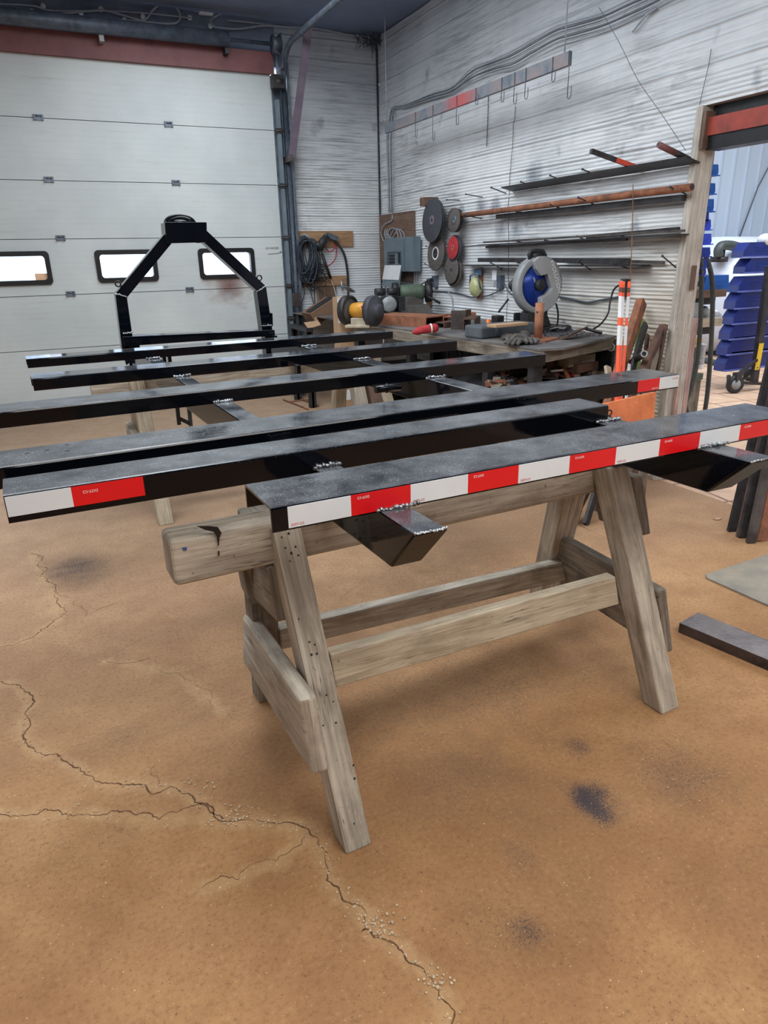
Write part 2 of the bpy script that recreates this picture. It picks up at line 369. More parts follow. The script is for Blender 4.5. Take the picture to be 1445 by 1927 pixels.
jw = t.ramp(attr('jointd'), [(0, W3), (.007, B3)])
c = t.mix(jw, c, lin((84, 56, 42)))
h = t.math('ADD', t.math('MULTIPLY', med, .5), t.math('MULTIPLY', fine, .08)); h = t.math('SUBTRACT', h, t.math('MULTIPLY', crw, .35)); h = t.math('ADD', h, t.math('MULTIPLY', grit, .08))
t.bump(h, .4, .018)
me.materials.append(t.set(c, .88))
mck = pm('crack_brown', (112, 78, 50), (72, 50, 34), 30, .95)  # brown of the crack ribbons
def fract(P, amp):
    P = [np.array(p) for p in P]
    while max(np.hypot(*(b-a)) for a, b in zip(P[:-1], P[1:])) > .012:
        Q = [P[0]]
        for a, b in zip(P[:-1], P[1:]):
            L = np.hypot(*(b-a))
            if L > .012:
                n = np.array([-(b-a)[1], (b-a)[0]]); Q.append((a+b)/2+n*random.gauss(0, amp))
            Q.append(b)
        P = Q
    return P
for ln, w0, w1 in ((CR[0], .0018, .0035), (CR[1], .002, .0055), (CR[2], .0018, .004), (CR[3], .0006, .0014), (CR[4], .0008, .002), (gl([(60, 1040), (95, 1105), (160, 1160), (230, 1130)]), .0008, .002), (gl([(300, 1480), (290, 1440)]), .0006, .0012), (gl([(640, 1130), (760, 1060), (860, 1100), (960, 1040)]), .0005, .001)):
    P = fract(ln, .13); mb = MB(); n = len(P)
    for i, p_ in enumerate(P):
        d = P[min(i+1, n-1)]-P[max(i-1, 0)]; d = d/max(np.hypot(*d), 1e-6); w = random.uniform(w0, w1)*.5*(.5+abs(math.sin(i*.09+w0*900))); nn = np.array([-d[1], d[0]])
        for s_ in (-1, 1): q = p_+nn*s_*w; mb.v.append((q[0], q[1], .0006))
    for i in range(n-1): mb.face((2*i, 2*i+1, 2*i+3, 2*i+2))
    o = obj('crack', mb, mck); o.parent = floor
# loose pebbles along the cracks (nobody could count them)
mb = MB()
for ln, n in ((CR[1], 90), (CR[2], 170), (CR[0], 50)):
    for _ in range(n):
        k = random.randrange(len(ln)-1); f = random.random(); a, b = ln[k], ln[k+1]
        x = a[0]+(b[0]-a[0])*f+random.gauss(0, .018); y = a[1]+(b[1]-a[1])*f+random.gauss(0, .018); r = random.uniform(.0012, .0038)
        mb.ball((x, y, r*.5), (r, r*random.uniform(.6, 1.3), r*.7), 6, 4)
for cx_, cy_, n in ((440, 1538, 60), (715, 1740, 60), (370, 1475, 25), (820, 1850, 30)):
    q = atz(cx_, cy_, 0)
    for _ in range(n):
        r = random.uniform(.0015, .0048); mb.ball((q.x+random.gauss(0, .03), q.y+random.gauss(0, .022), r*.5), (r, r*random.uniform(.6, 1.4), r*.7), 6, 4)
thing('pebbles', mb, pm('pale_pebbles', (214, 194, 164), (160, 134, 104), 40, .9), 'pale concrete crumbs and pebbles scattered along the floor cracks', 'pebbles')['kind'] = 'stuff'

# neighbouring room floor
t = NT('paver_tiles'); p = t.pos()
mp = t.n('ShaderNodeMapping'); mp.inputs['Rotation'].default_value = (0, 0, math.radians(8)); t.l(p, mp.inputs[0])
br = t.n('ShaderNodeTexBrick'); br.offset = 0; br.inputs['Scale'].default_value = 1; br.inputs['Brick Width'].default_value = .42; br.inputs['Row Height'].default_value = .42
br.inputs['Mortar Size'].default_value = .012; br.inputs['Color1'].default_value = lin((206, 174, 146)); br.inputs['Color2'].default_value = lin((192, 158, 132)); br.inputs['Mortar'].default_value = lin((128, 92, 74))
t.l(mp.outputs[0], br.inputs[0])
c = t.mix(t.ramp(t.noise(p, 6, 5), [(.4, (.5,)*3), (.6, B3)]), br.outputs[0], lin((170, 138, 112)))
mb = MB(); mb.box((8.9, 2.0, -.05), (10.28, 14, .1)); obj('floor', mb, t.set(c, .8), kind='structure')

# ================================================================ WALLS
def corr_mat(name, warm):
    t = NT(name); p = t.pos()
    st = t.pos((1, .35, 6) if True else 1)
    z = t.n('ShaderNodeSeparateXYZ'); t.l(p, z.inputs[0])
    base = t.ramp(t.noise(p, 1.4, 5, .6), [(.3, lin((198, 202, 206))), (.7, lin((230, 233, 235)))])
    grime = t.noise(t.pos((1.2, 1.2, 30)), 2.2, 6, .7)
    patch = t.noise(p, 1.1, 4, .6)
    g = t.math('MULTIPLY', t.ramp(grime, [(.46, B3), (.62, W3)]), t.ramp(patch, [(.35, B3), (.6, W3)]))
    c = t.mix(t.math('MULTIPLY', g, .62), base, lin((104, 98, 96)))
    # height change: blue-grey high up, beige low down near the opening
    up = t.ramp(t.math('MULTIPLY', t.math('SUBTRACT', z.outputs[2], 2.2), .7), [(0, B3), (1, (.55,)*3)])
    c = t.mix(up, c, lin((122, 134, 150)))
    if warm:
        lo = t.ramp(t.math('SUBTRACT', 1.9, z.outputs[2]), [(0, B3), (.9, (.6,)*3)])
        nr = t.ramp(t.math('MULTIPLY', t.math('SUBTRACT', 5.6, z.outputs[1]), .5), [(0, B3), (1, W3)])
        c = t.mix(t.math('MULTIPLY', lo, nr), c, lin((196, 178, 146)))
    bl = t.ramp(t.noise(p, 3.3, 3, .5), [(.66, B3), (.74, (.5,)*3)])
    c = t.mix(bl, c, lin((88, 92, 100)))
    if warm:
        for px, py, r in ((943, 432, .05), (972, 433, .045), (905, 392, .05), (928, 398, .04), (935, 385, .04), (868, 398, .035), (1195, 425, .03), (1005, 330, .05)):
            dd = t.n('ShaderNodeVectorMath', operation='DISTANCE'); t.l(p, dd.inputs[0]); dd.inputs[1].default_value = atx(px, py, XR)
            m = t.ramp(t.math('ADD', dd.outputs['Value'], t.math('MULTIPLY', t.math('SUBTRACT', t.noise(p, 12, 4, .7), .5), .13)), [(.0, (.75,)*3), (r, (.45,)*3), (r*2.4, B3)])
            c = t.mix(m, c, lin((92, 100, 114)))
    t.bump(t.noise(p, 30, 3), .15, .004)
    return t.set(c, .55)
MCOR = corr_mat('corrugated_white_right', True); MCOB = corr_mat('corrugated_white_back', False)
ML0 = pm('next_room_plain', (190, 200, 214), (180, 190, 204))
MSEAM = pm('seam_dark_gap', (60, 62, 68), (40, 42, 46), 10, .8)  # dark grey of the sheet joints and corner strip
PITCH, Z0 = .1895, 2.553-14*.1895
def zprofile(z0, z1):
    out = []; z = z0
    zs = set([z0, z1])
    k = int((z0-Z0)/PITCH)-1
    while Z0+k*PITCH < z1+.1:
        s = Z0+k*PITCH
        if s < 2.5:
            for i in range(42): zs.add(s+PITCH*i/42)
        else:
            for i in range(24): zs.add(s+PITCH*i/24)
        k += 1
    for z in sorted(q for q in zs if z0 <= q <= z1):
        f = ((z-Z0)/PITCH) % 1; kk = int((z-Z0)//PITCH)
        h = .009*math.exp(-((min(f, 1-f))/.035)**2)-.006*math.exp(-((f-.09)/.025)**2)
        if z < 2.5: h += .0024*math.cos(2*math.pi*7*f)*(1 if .12 < f < .93 else 0)*(1 if kk % 3 else .7)
        else: h += .003*(math.exp(-((f-.36)/.03)**2)+math.exp(-((f-.68)/.03)**2))
        out.append((z, h))
    return out
def corr(name, a, b, z0, z1, nrm, mat, cuts=()):
    a = V(a); b = V(b); nrm = V(nrm); mb = MB(); L = (b-a).length; N = max(2, int(L/.12)); pr = zprofile(z0, z1)
    for i in range(N+1):
        P = a+(b-a)*(i/N)
        for j, (z, h) in enumerate(pr):
            w = .004*math.sin(P.y*3.1+P.x*2+z*5)+.0025*math.sin(P.y*11+z*9)
            q = P+nrm*(h+w); mb.v.append((q.x, q.y, z+.004*math.sin(P.y*1.7+P.x)))
    m = len(pr)
    for i in range(N):
        for j in range(m-1): mb.face((i*m+j, (i+1)*m+j, (i+1)*m+j+1, i*m+j+1), None, False)
    # real thickness behind the sheet
    q = -nrm*.1; c = (a+b)/2+nrm*(-.075)
    mb.box((c.x, c.y, (z0+z1)/2), (abs((b-a).x)+abs(nrm.x)*.12, abs((b-a).y)+abs(nrm.y)*.12, z1-z0))
    return obj(name, mb, mat, kind='structure')
CZ = 3.77
LZ = 2.335        # lintel of the opening
corr('wall_right', (XR, 3.46, 0), (XR, YB, 0), 0, CZ, (-1, 0, 0), MCOR)
corr('wall_right', (XR, -5, 0), (XR, 3.46, 0), LZ, CZ, (-1, 0, 0), MCOR)
corr('wall_back', (2.60, YB, 0), (XR, YB, 0), 0, CZ, (0, -1, 0), MCOB)
mb = MB(); mb.box((-1.7, YB+.06, 3.62), (8.6, .12, .45)); obj('wall_back', mb, pm('grey_panel_high', (128, 142, 164), (96, 110, 132), 3, .7), kind='structure')
mb = MB(); mb.box((-4.55, YB+.06, 1.75), (2.7, .12, 3.5)); obj('wall_back', mb, MCOB, kind='structure')
mb = MB(); mb.box((-6.05, 1.5, 1.9), (.1, 13.2, 3.8)); obj('wall_left', mb, pm('wall_left_white', (196, 198, 198), (168, 172, 176), 2, .7), kind='structure')
mb = MB(); mb.box((-1.1, -5.05, 1.9), (9.9, .1, 3.8)); obj('wall_rear', mb, pm('wall_rear_grey', (120, 122, 126), (90, 92, 98), 2, .7), kind='structure')
mb = MB(); mb.box((9.0, -5.05, 2.4), (10.3, .1, 4.9)); obj('wall_rear', mb, ML0, kind='structure')
mb = MB(); mb.box((-1.1, 1.5, CZ+.06), (9.9, 13.3, .1)); obj('ceiling', mb, pm('ceiling_blue_grey', (122, 136, 164), (104, 118, 146), 1.5, .75), kind='structure')
# vertical joints of the wall sheets and the corner strip
def joint(pts, r=.005):
    mb = MB(); mb.tube(pts, r, 5); return obj('trim_1', mb, MSEAM, kind='structure')
for px, py0, py1 in ((966, 236, 320),):
    pass
yj = atx(963, 326, XR).y
joint([(XR-.008, yj+.02*math.sin(z*4)+random.gauss(0, .004), z) for z in np.linspace(.95, 2.66, 40)], .0022)
yk = atx(918, 250, XR).y
joint([(XR-.012, yk+.01*math.sin(z*4), z) for z in np.linspace(2.42, 2.9, 6)], .003)
yl = atx(1320, 150, XR).y
joint([(XR-.012, 3.43+.02*math.sin(z*9), z) for z in np.linspace(2.34, 2.62, 7)], .0018)
joint([(XR-.012, YB-.012, z) for z in np.linspace(.9, 3.75, 10)], .012)
# post at the end of the right wall, lintel, red steel beam
mb = MB(); mb.hexa([(XR-.05, 3.40, 0), (XR+.12, 3.40, 0), (XR+.12, 3.46, 0), (XR-.05, 3.46, 0), (XR-.02, 3.41, LZ), (XR+.12, 3.41, LZ), (XR+.12, 3.46, LZ), (XR-.02, 3.46, LZ)])
obj('trim_2', mb, wood('painted_post', (216, 210, 200), (194, 187, 176), (126, 118, 108), .3), kind='structure', bevel=.004)
mb = MB(); mb.box((XR+.14, 3.43, .55), (.045, .06, 1.1)); mb.box((XR+.04, 3.39, .35), (.03, .02, .7)); obj('trim_3', mb, MPINK, kind='structure')
mb = MB(); mb.box((XR+.02, 3.39, 2.2), (.08, .02, .2)); mb.box((XR+.06, 3.395, 1.36), (.03, .012, .15)); obj('trim_3', mb, MWP, kind='structure')
zr1 = atx(1445, 196, XR).z; zr0 = atx(1445, 233, XR).z; zb0_ = atx(1445, 263, XR+.02).z
mb = MB(); mb.box((XR+.12, -.8, (LZ+zr1)/2), (.12, 8.4, LZ-zr1+.1)); obj('trim_4', mb, MBLK2, kind='structure')  # black strip put in for the shadowed recess above the red beam
mb = MB(); mb.box((XR+.06, -.8, (zr1+zr0)/2), (.10, 8.38, zr1-zr0)); obj('trim_5', mb, MREDI, kind='structure')
mb = MB(); mb.box((XR+.075, -.8, (zr0+zb0_)/2), (.11, 8.38, zr0-zb0_)); obj('trim_4', mb, MBLK2, kind='structure')
# next room shell
t = NT('next_room_liner'); p = t.pos(); wv = t.n('ShaderNodeTexWave', wave_type='BANDS', bands_direction='X'); wv.inputs['Scale'].default_value = 1.05; t.l(p, wv.inputs[0])
c = t.mix(t.ramp(wv.outputs[0], [(.0, (.5,)*3), (.12, B3)]), lin((196, 208, 222)), lin((160, 174, 192))); ML = t.set(c, .6)
mb = MB()
for i in range(34):
    x = 3.9+i*.31; mb.box((x+.155, 9.05, 2.4), (.3, .1, 4.9)); mb.box((x, 8.99, 2.4), (.03, .03, 4.9))
obj('wall_far', mb, ML, kind='structure')
mb = MB(); mb.box((14.1, 2, 2.4), (.1, 14.2, 4.9)); obj('wall_far', mb, ML, kind='structure')
mb = MB(); mb.box((9.0, 2, 4.9), (10.3, 14.2, .1)); obj('ceiling', mb, pm('next_room_ceiling', (200, 206, 212)), kind='structure')
thing('cable', MB().tube([(12.0, 8.9, 4.6), (11.7, 8.92, 3.2), (11.3, 8.93, 2.5), (11.0, 8.94, 1.6)], .012, 6), MWIRED, 'thin dark cable hanging down the pale wall of the next room', 'cable')

# ================================================================ SECTIONAL DOOR
DY = 7.93
xr = aty(527, 420, DY).x; xl = -2.35
ztop = aty(300, 121, 7.882).z
seam = [aty(300, y, DY).z for y in (234, 344, 448, 548)]
hh = (seam[0]-seam[3])/3
zs = [0.03, seam[3]-hh, seam[3], seam[2], seam[1], seam[0], ztop+.05]
t = NT('door_white'); p = t.pos()
c = t.ramp(t.noise(p, 1.3, 5, .6), [(.3, lin((188, 197, 199))), (.7, lin((208, 215, 215)))])
gr = t.n('ShaderNodeSeparateXYZ'); t.l(p, gr.inputs[0])
zz = t.math('MODULO', t.math('ADD', gr.outputs[2], 10), .0515)
c = t.mix(t.ramp(t.math('MULTIPLY', zz, 19.4), [(0, (.55,)*3), (.07, B3)]), c, t.mix(t.noise(t.pos((1.5, 1, 1)), 3, 4, .7), lin((200, 204, 202)), lin((138, 138, 132))))
drt = t.noise(t.pos((.7, 1, 9)), 3, 5, .7)
c = t.mix(t.ramp(drt, [(.58, B3), (.75, (.35,)*3)]), c, lin((168, 160, 140)))
sc_ = V(aty(432, 537, DY)); dd = t.n('ShaderNodeVectorMath', operation='DISTANCE'); t.l(p, dd.inputs[0]); dd.inputs[1].default_value = sc_
sm = t.ramp(t.math('ADD', dd.outputs['Value'], t.math('MULTIPLY', t.math('SUBTRACT', t.noise(p, 9, 4, .7), .5), .14)), [(.0, (.95,)*3), (.05, (.75,)*3), (.17, B3)])
c = t.mix(sm, c, lin((74, 46, 44)))
sm2 = t.ramp(t.math('ADD', t.math('MULTIPLY', dd.outputs['Value'], .7), t.math('MULTIPLY', t.math('SUBTRACT', t.noise(t.pos((1, 1, 2)), 4, 4, .7), .5), .5)), [(.05, (.5,)*3), (.22, B3)])
c = t.mix(sm2, c, lin((150, 112, 104)))
MDOOR = t.set(c, .42)
wins = []
ZW0, ZW1 = aty(230, 531, DY).z, aty(230, 470, DY).z
wx = [(aty(-105, 476, DY).x, aty(97, 476, DY).x), (aty(176, 472, DY).x, aty(296, 500, DY).x), (aty(371, 470, DY).x, aty(477, 470, DY).x)]
wx[0] = (wx[1][0]-.98, wx[1][0]-.98+(wx[1][1]-wx[1][0])); 
w2 = wx[1][1]-wx[1][0]
wx[0] = (aty(97, 510, DY).x-w2, aty(97, 510, DY).x)
wx.insert(0, (wx[0][0]-1.0, wx[0][0]-1.0+w2))
door = root('door_1', (0, DY, 0), None, None); door['kind'] = 'structure'
for k in range(6):
    z0, z1 = zs[k]+.003, zs[k+1]-.003; mb = MB()
    if k == 2:      # the panel with the windows
        e = [xl]+[v for a, b in wx for v in (a+.03, b-.03)]+[xr]
        for i in range(0, len(e), 2): mb.box(((e[i]+e[i+1])/2, DY+.02, (z0+z1)/2), (e[i+1]-e[i], .04, z1-z0))
        for a, b in wx:
            mb.box(((a+b)/2, DY+.02, (z0+ZW0+.03)/2), (b-a-.06, .04, ZW0+.03-z0)); mb.box(((a+b)/2, DY+.02, (z1+ZW1-.03)/2), (b-a-.06, .04, z1-ZW1+.03))
    else: mb.box(((xl+xr)/2, DY+.02, (z0+z1)/2), (xr-xl, .04, z1-z0))
    obj('door_panel', mb, MDOOR, door)
    if k: obj('section_joint', MB().box(((xl+xr)/2, DY+.03, zs[k]), (xr-xl, .02, .03)), MRUB, door)
def rrect(x0, x1, z0, z1, r, n=5):
    P = []
    for cx_, cz_, a0 in ((x1-r, z1-r, 0), (x0+r, z1-r, 90), (x0+r, z0+r, 180), (x1-r, z0+r, 270)):
        for i in range(n+1):
            a = math.radians(a0+90*i/n); P.append((cx_+r*math.cos(a), cz_+r*math.sin(a)))
    return P
MGL = NT('window_glass'); g = MGL.n('ShaderNodeBsdfTransparent'); MGL.l(MGL.ramp(MGL.noise(MGL.pos(), 2.6, 4, .6, .6), [(.35, (.52, .56, .63, 1)), (.65, (.84, .84, .85, 1))]), g.inputs[0]); gg = MGL.n('ShaderNodeBsdfGlossy'); gg.inputs['Roughness'].default_value = .1
mx = MGL.n('ShaderNodeMixShader'); mx.inputs[0].default_value = .08; MGL.l(g.outputs[0], mx.inputs[1]); MGL.l(gg.outputs[0], mx.inputs[2]); MGL.l(mx.outputs[0], MGL.t.nodes['Material Output'].inputs[0]); MGLS = MGL.m
for a, b in wx:
    o = rrect(a, b, ZW0, ZW1, .04); i_ = rrect(a+.045, b-.045, ZW0+.045, ZW1-.045, .03); n = len(o); mb = MB()
    for y in (DY-.02, DY+.05):
        mb.v += [(x, y, z) for x, z in o]+[(x, y, z) for x, z in i_]
    for k in range(n):
        j = (k+1) % n
        mb.face((k, j, n+j, n+k)); mb.face((2*n+k, 2*n+j, 3*n+j, 3*n+k)); mb.face((k, j, 2*n+j, 2*n+k)); mb.face((n+k, n+j, 3*n+j, 3*n+k))
    fr = obj('window_frame', mb, MBLK2, door)
    obj('pane', MB().box(((a+b)/2, DY+.02, (ZW0+ZW1)/2), (b-a-.08, .006, ZW1-ZW0-.08)), MGLS, fr)
# hinges
def hinge(px, py):
    p = aty(px, py, DY); mb = MB(); mb.box((p.x, DY-.006, p.z), (.085, .008, .05)); mb.cyl((p.x-.03, DY-.014, p.z+.012), (p.x+.03, DY-.014, p.z+.012), .007, 10)
    mb.box((p.x-.032, DY-.014, p.z), (.012, .02, .045)); mb.box((p.x+.032, DY-.014, p.z), (.012, .02, .045)); obj('hinge', mb, MGALV, door)
for q in ((72, 221), (317, 234), (92, 338), (331, 344), (114, 448), (133, 553), (357, 545)): hinge(*q)
mb = MB(); mb.box(((xl+xr)/2, DY+.02, .02), (xr-xl, .05, .02)); obj('bottom_seal', mb, MRUB, door)
p0 = aty(514, 471, DY-.004)
text('marking', 'UN HOOK', aty(512, 467, DY-.004), (1, 0, 0), (0, 0, 1), .032, pm('faded_marker', (110, 112, 118)), door)
mb = MB(); q = aty(530, 474, DY-.004); mb.tube([aty(504, 478, DY-.004), aty(520, 477, DY-.004), q], .0025, 4); mb.tube([q+V((-.02, 0, .012)), q, q+V((-.02, 0, -.01))], .0025, 4); obj('marking', mb, pm('faded_marker_line', (120, 122, 128)), door)
q1 = aty(65, 515, DY-.001); q2 = aty(91, 529, DY-.001); obj('window_sticker', MB().box(((q1.x+q2.x)/2, DY+.012, (q1.z+q2.z)/2), (q2.x-q1.x, .002, q1.z-q2.z)), pm('orange_sticker', (250, 206, 170), (240, 190, 150)), door)
# outdoor ground so the lower window view is not empty
mb = MB(); mb.box((0, 16, -.3), (40, 15.8, .1)); obj('ground', mb, pm('snowy_ground', (225, 230, 238), (205, 212, 224), 1, .9), kind='structure')
# header board, jamb, tracks
zh = aty(300, 77, 7.882).z
mb = MB(); mb.box(((xl+xr)/2-.02, 7.905, (ztop+zh)/2), (xr-xl+.1, .045, zh-ztop)); obj('trim_6', mb, MREDD, kind='structure')
xj = xr+.03
jm = root('door_jamb', (xj, 7.9, 0), None, None); jm['kind'] = 'structure'
mb = MB(); mb.box((xj+.02, 7.94, 1.6), (.09, .05, 3.2)); obj('jamb_angle', mb, MGALVD, jm)
mb = MB(); mb.box((xj+.005, 7.87, 1.55), (.035, .06, 3.05)); obj('jamb_strip', mb, MGRYP, jm)
tr = root('door_track', (xj+.07, 7.86, 0), 'grey steel roller track rising beside the big white door and bending back under the ceiling', 'door track')
zc = aty(545, 95, 7.8).z
pts = [(xj+.075, 7.84, .02), (xj+.075, 7.84, zc-.35)]
for a in range(0, 91, 15):
    r = .36; pts.append((xj+.075, 7.84-r+r*math.cos(math.radians(a)), zc-.35+r*math.sin(math.radians(a))))
pts += [(xj+.075, 5.5, zc+.01), (xj+.075, 3.2, zc+.01)]
obj('rail', MB().tube(pts, .028, 8), MGALVD, tr)
mb = MB(); mb.bar((xj+.13, 7.86, .02), (xj+.13, 7.86, zc-.1), .03, .03, (0, 1, 0)); obj('angle', mb, MGALV, tr)
for y_ in (247, 350, 448, 539, 600):
    q = aty(534, y_, 7.85); mb = MB(); mb.cyl((xj-.05, 7.84, q.z), (xj+.11, 7.84, q.z), .012, 10); mb.box((xj, 7.85, q.z), (.07, .03, .05)); obj('roller', mb, MDK, tr)
mb = MB(); q = aty(548, 562, 7.84); mb.box((xj+.06, 7.8, q.z-.01), (.09, .02, .14)); obj('latch', mb, MST, tr)
mb = MB(); q = aty(527, 157, 7.84); mb.box((xj+.0, 7.8, q.z), (.12, .1, .12)); mb.cyl((xj-.03, 7.78, q.z), (xj+.05, 7.78, q.z), .04, 12); obj('top_bracket', mb, MDK, tr)
# spring shaft over the door
sh = root('torsion_shaft', (0, 7.75, zh+.1), 'dark torsion spring shaft running above the red header board', 'door shaft')
za = aty(300, 60, 7.75).z
mb = MB(); mb.cyl((xl, 7.76, za), (aty(430, 75, 7.76).x, 7.76, za), .066, 14); obj('spring', mb, MGALVD, sh)
mb = MB(); mb.cyl((xl, 7.76, za), (xj+.03, 7.76, za), .018, 10); obj('shaft', mb, MGALVD, sh)
for px in (190, 425):
    q = aty(px, 60, 7.76); mb = MB(); mb.box((q.x, 7.82, za-.05), (.04, .10, .13)); obj('bearing_bracket', mb, MGRYL if px == 190 else MDK, sh)
mb = MB(); mb.lathe([(.02, -.04), (.085, -.04), (.06, 0), (.085, .04), (.02, .04)], (xj+.0, 7.76, za), (1, 0, 0), 20); mb.box((xj+.04, 7.78, za-.06), (.01, .16, .3)); obj('cable_drum', mb, MGALVD, sh)
# long brace bar hanging in front of the back wall
b0 = aty(549, 298, 7.7); b1 = aty(582, 40, 7.35)
br_ = root('steel_brace', b1, 'dull purple-grey steel brace slanting down beside the door track', 'brace')
mb = MB(); mb.bar(b1, b0, .075, .02, (0, 1, 0)); obj('bar', mb, pm('purple_grey_steel', (112, 100, 116), (92, 82, 98)), br_)
mb = MB(); mb.box(b0+V((-.02, .1, 0)), (.03, .3, .06)); obj('wall_tab', mb, MST, br_)
# ================================================================ TRAILER FRAME (welded: one thing)
ZT = 1.055
tf = root('trailer_frame', (.9, 2.6, 0), 'long gloss black steel frame with red and white tape across the wooden sawhorses', 'trailer frame')
BE = [((.350, 1.297), (2.03, 1.345), .186, .055), ((-.149, 1.662), (1.630, 1.726), .148, .066), ((-.42, 1.905), (2.301, 2.052), .188, .056),
      ((-.34, 2.690), (2.234, 2.834), .17, .056), ((-.098, 3.453), (2.172, 3.588), .165, .054), ((-.128, 4.221), (2.112, 4.325), .16, .048)]
FL = []
for (a, b, w, h) in BE:
    a = V((*a, ZT)); b = V((*b, ZT)); d = (b-a).normalized(); n = V((-d.y, d.x, 0)); th = .006; mb = MB()
    # C channel, open side down: rounded shoulders
    prof = [(0, -h), (0, -.006), (.002, -.002), (.006, 0), (w-.006, 0), (w-.002, -.002), (w, -.006), (w, -h), (w-th, -h), (w-th, -th-.004), (w-th-.004, -th), (th+.004, -th), (th, -th-.004), (th, -h)]
    P = [a+n*x+V((0, 0, z)) for x, z in prof]; mb.prism(P, b-a)
    obj('crossbeam', mb, MBLK, tf); FL.append((a, d, n, w, h))
def rail_(x0, y0, x1, y1, w, z0, z1, cut):
    a = V((x0, y0, 0)); b = V((x1, y1, 0)); d = (b-a).normalized(); s = V((d.y, -d.x, 0)); mb = MB()
    P = [a+s*0+d*cut+V((0, 0, z0)), a+s*w+d*cut+V((0, 0, z0)), a+s*w+V((0, 0, z1)), a+V((0, 0, z1))]
    Q = [b+V((0, 0, z0)), b+s*w+V((0, 0, z0)), b+s*w+V((0, 0, z1)), b+V((0, 0, z1))]
    mb.hexa(P+Q); return obj('side_rail', mb, MBLK, tf, .005)
RZ1, RZ0 = ZT-.052, .885
rail_(.602, 1.146, .462, 5.0, .074, RZ0, RZ1, .112)
rail_(1.613, 1.171, 1.405, 5.0, .098, RZ0, RZ1, .118)
# weld beads: lumpy strings of glossy metal where beams meet rails
def bead(a, b, r=.006, nm='weld_bead'):
    a = V(a); b = V(b); L = (b-a).length; n = max(3, int(L/(r*1.1))); mb = MB()
    for i in range(n+1):
        p = a+(b-a)*(i/n)+V([random.gauss(0, r*.22) for _ in range(3)]); mb.ball(p, (r*random.uniform(.8, 1.3), r*random.uniform(.8, 1.3), r*random.uniform(.7, 1.1)), 7, 5)
    obj(nm, mb, MWELD, tf)
RX = [lambda y: .602-(y-1.146)*.0363, lambda y: 1.613-(y-1.171)*.0543]
for k, (a, d, n, w, h) in enumerate(FL):
    for q, wd_ in ((0, .074), (1, .098)):
        y = a.y+.02*(q+1); x = RX[q](y)
        yy = a.y+(x-a.x)*d.y/d.x
        if k: bead((x+.002, yy-.006, RZ1+.004), (x+wd_-.002, yy-.004, RZ1+.004), .0075)
        else:
            bead((x-.004, yy-.004, RZ1+.003), (x+wd_+.02, yy-.003, RZ1+.003), .006)
        bead((x+.003, yy+w+.006, RZ1+.004), (x+wd_-.003, yy+w+.006, RZ1+.004), .006)
for x, y, w in ((.602, 1.146, .074), (1.613, 1.171, .098)): bead((x+.002, y+.001, RZ1-.001), (x+w, y+.001, RZ1-.001), .0035)
# closed end plates under the mitred rail ends
for x, y, w, cut in ((.602, 1.146, .074, .112), (1.613, 1.171, .098, .118)):
    mb = MB(); mb.hexa([(x+.001, y+cut-.001, RZ0), (x+w-.001, y+cut-.001, RZ0), (x+w-.001, y+cut+.004, RZ0), (x+.001, y+cut+.004, RZ0),
                        (x+.001, y-.003, RZ1-.004), (x+w-.001, y-.003, RZ1-.004), (x+w-.001, y+.002, RZ1-.004), (x+.001, y+.002, RZ1-.004)])
    obj('end_plate', mb, MBLK2, tf)
# reflective tape
def tape(beam, xs_, cols, texts):
    a, d, n, w, h = FL[beam]; zc = ZT-.004-.0235
    for i, cl in enumerate(cols):
        s0 = (xs_[i]-a.x)/d.x; s1 = (xs_[i+1]-a.x)/d.x; c = a+d*((s0+s1)/2)-n*.0008; mb = MB()
        mb.bar((*(a+d*s0-n*.0008).xy, zc), (*(a+d*s1-n*.0008).xy, zc), .0012, .047)
        o = obj('reflective_tape', mb, MRED if cl == 'R' else MWHT, tf); o['label'] = 'red reflective tape segment' if cl == 'R' else 'white reflective tape segment'
        L = s1-s0; up, fx, fz, sz = texts[cl]
        if L < .08: continue
        p = a+d*(s0+L*fx)-n*.0022; sgn = 1 if up else -1
        text('tape_lettering', 'DOT-C2', (p.x, p.y, zc+fz), d*sgn, V((0, 0, sgn)), sz, MTXT if cl == 'R' else MTXTR, o, .0002)
TX = dict(R=(False, .2, .015, .0078), W=(True, .14, -.017, .0078))
b1x = [.385, .528, .675, .828, .974, 1.133, 1.289, 1.447, 1.603, 1.770, 1.925, 2.029]
tape(0, b1x, 'WRWRWRWRWRW', TX)
tape(1, [-.147, -.012, .147], 'WR', dict(R=(False, .25, .008, .009), W=(True, .2, -.03, .0001)))
tape(2, [2.066, 2.187, 2.299], 'RW', dict(R=(True, .8, -.016, .009), W=(False, .8, .014, .009)))
# holes punched in the third beam, small drips
for px, py in ((51, 853), (88, 847), (127, 848), (126, 837)):
    q = atz(px, py, ZT); obj('bolt_hole', MB().cyl((q.x, q.y, ZT-.001), (q.x, q.y, ZT+.0008), .006, 12), MRUB, tf)
# stake pocket tube between the fourth and third beam, tabs under the rear beams
q0 = atz(706, 733, RZ1-.02); q1 = atz(752, 728, RZ1-.02)
mb = MB(); mb.cyl(q0, q1, .017, 16); mb.cyl(q0+(q1-q0)*.42, q0+(q1-q0)*.5, .021, 16); obj('hinge_tube', mb, MBLK, tf)
for px, py in ((308, 672), (318, 672), (560, 700)):
    q = atz(px, py, RZ1-.02); mb = MB(); mb.box(q, (.02, .05, .07)); obj('tab', mb, MBLK, tf)
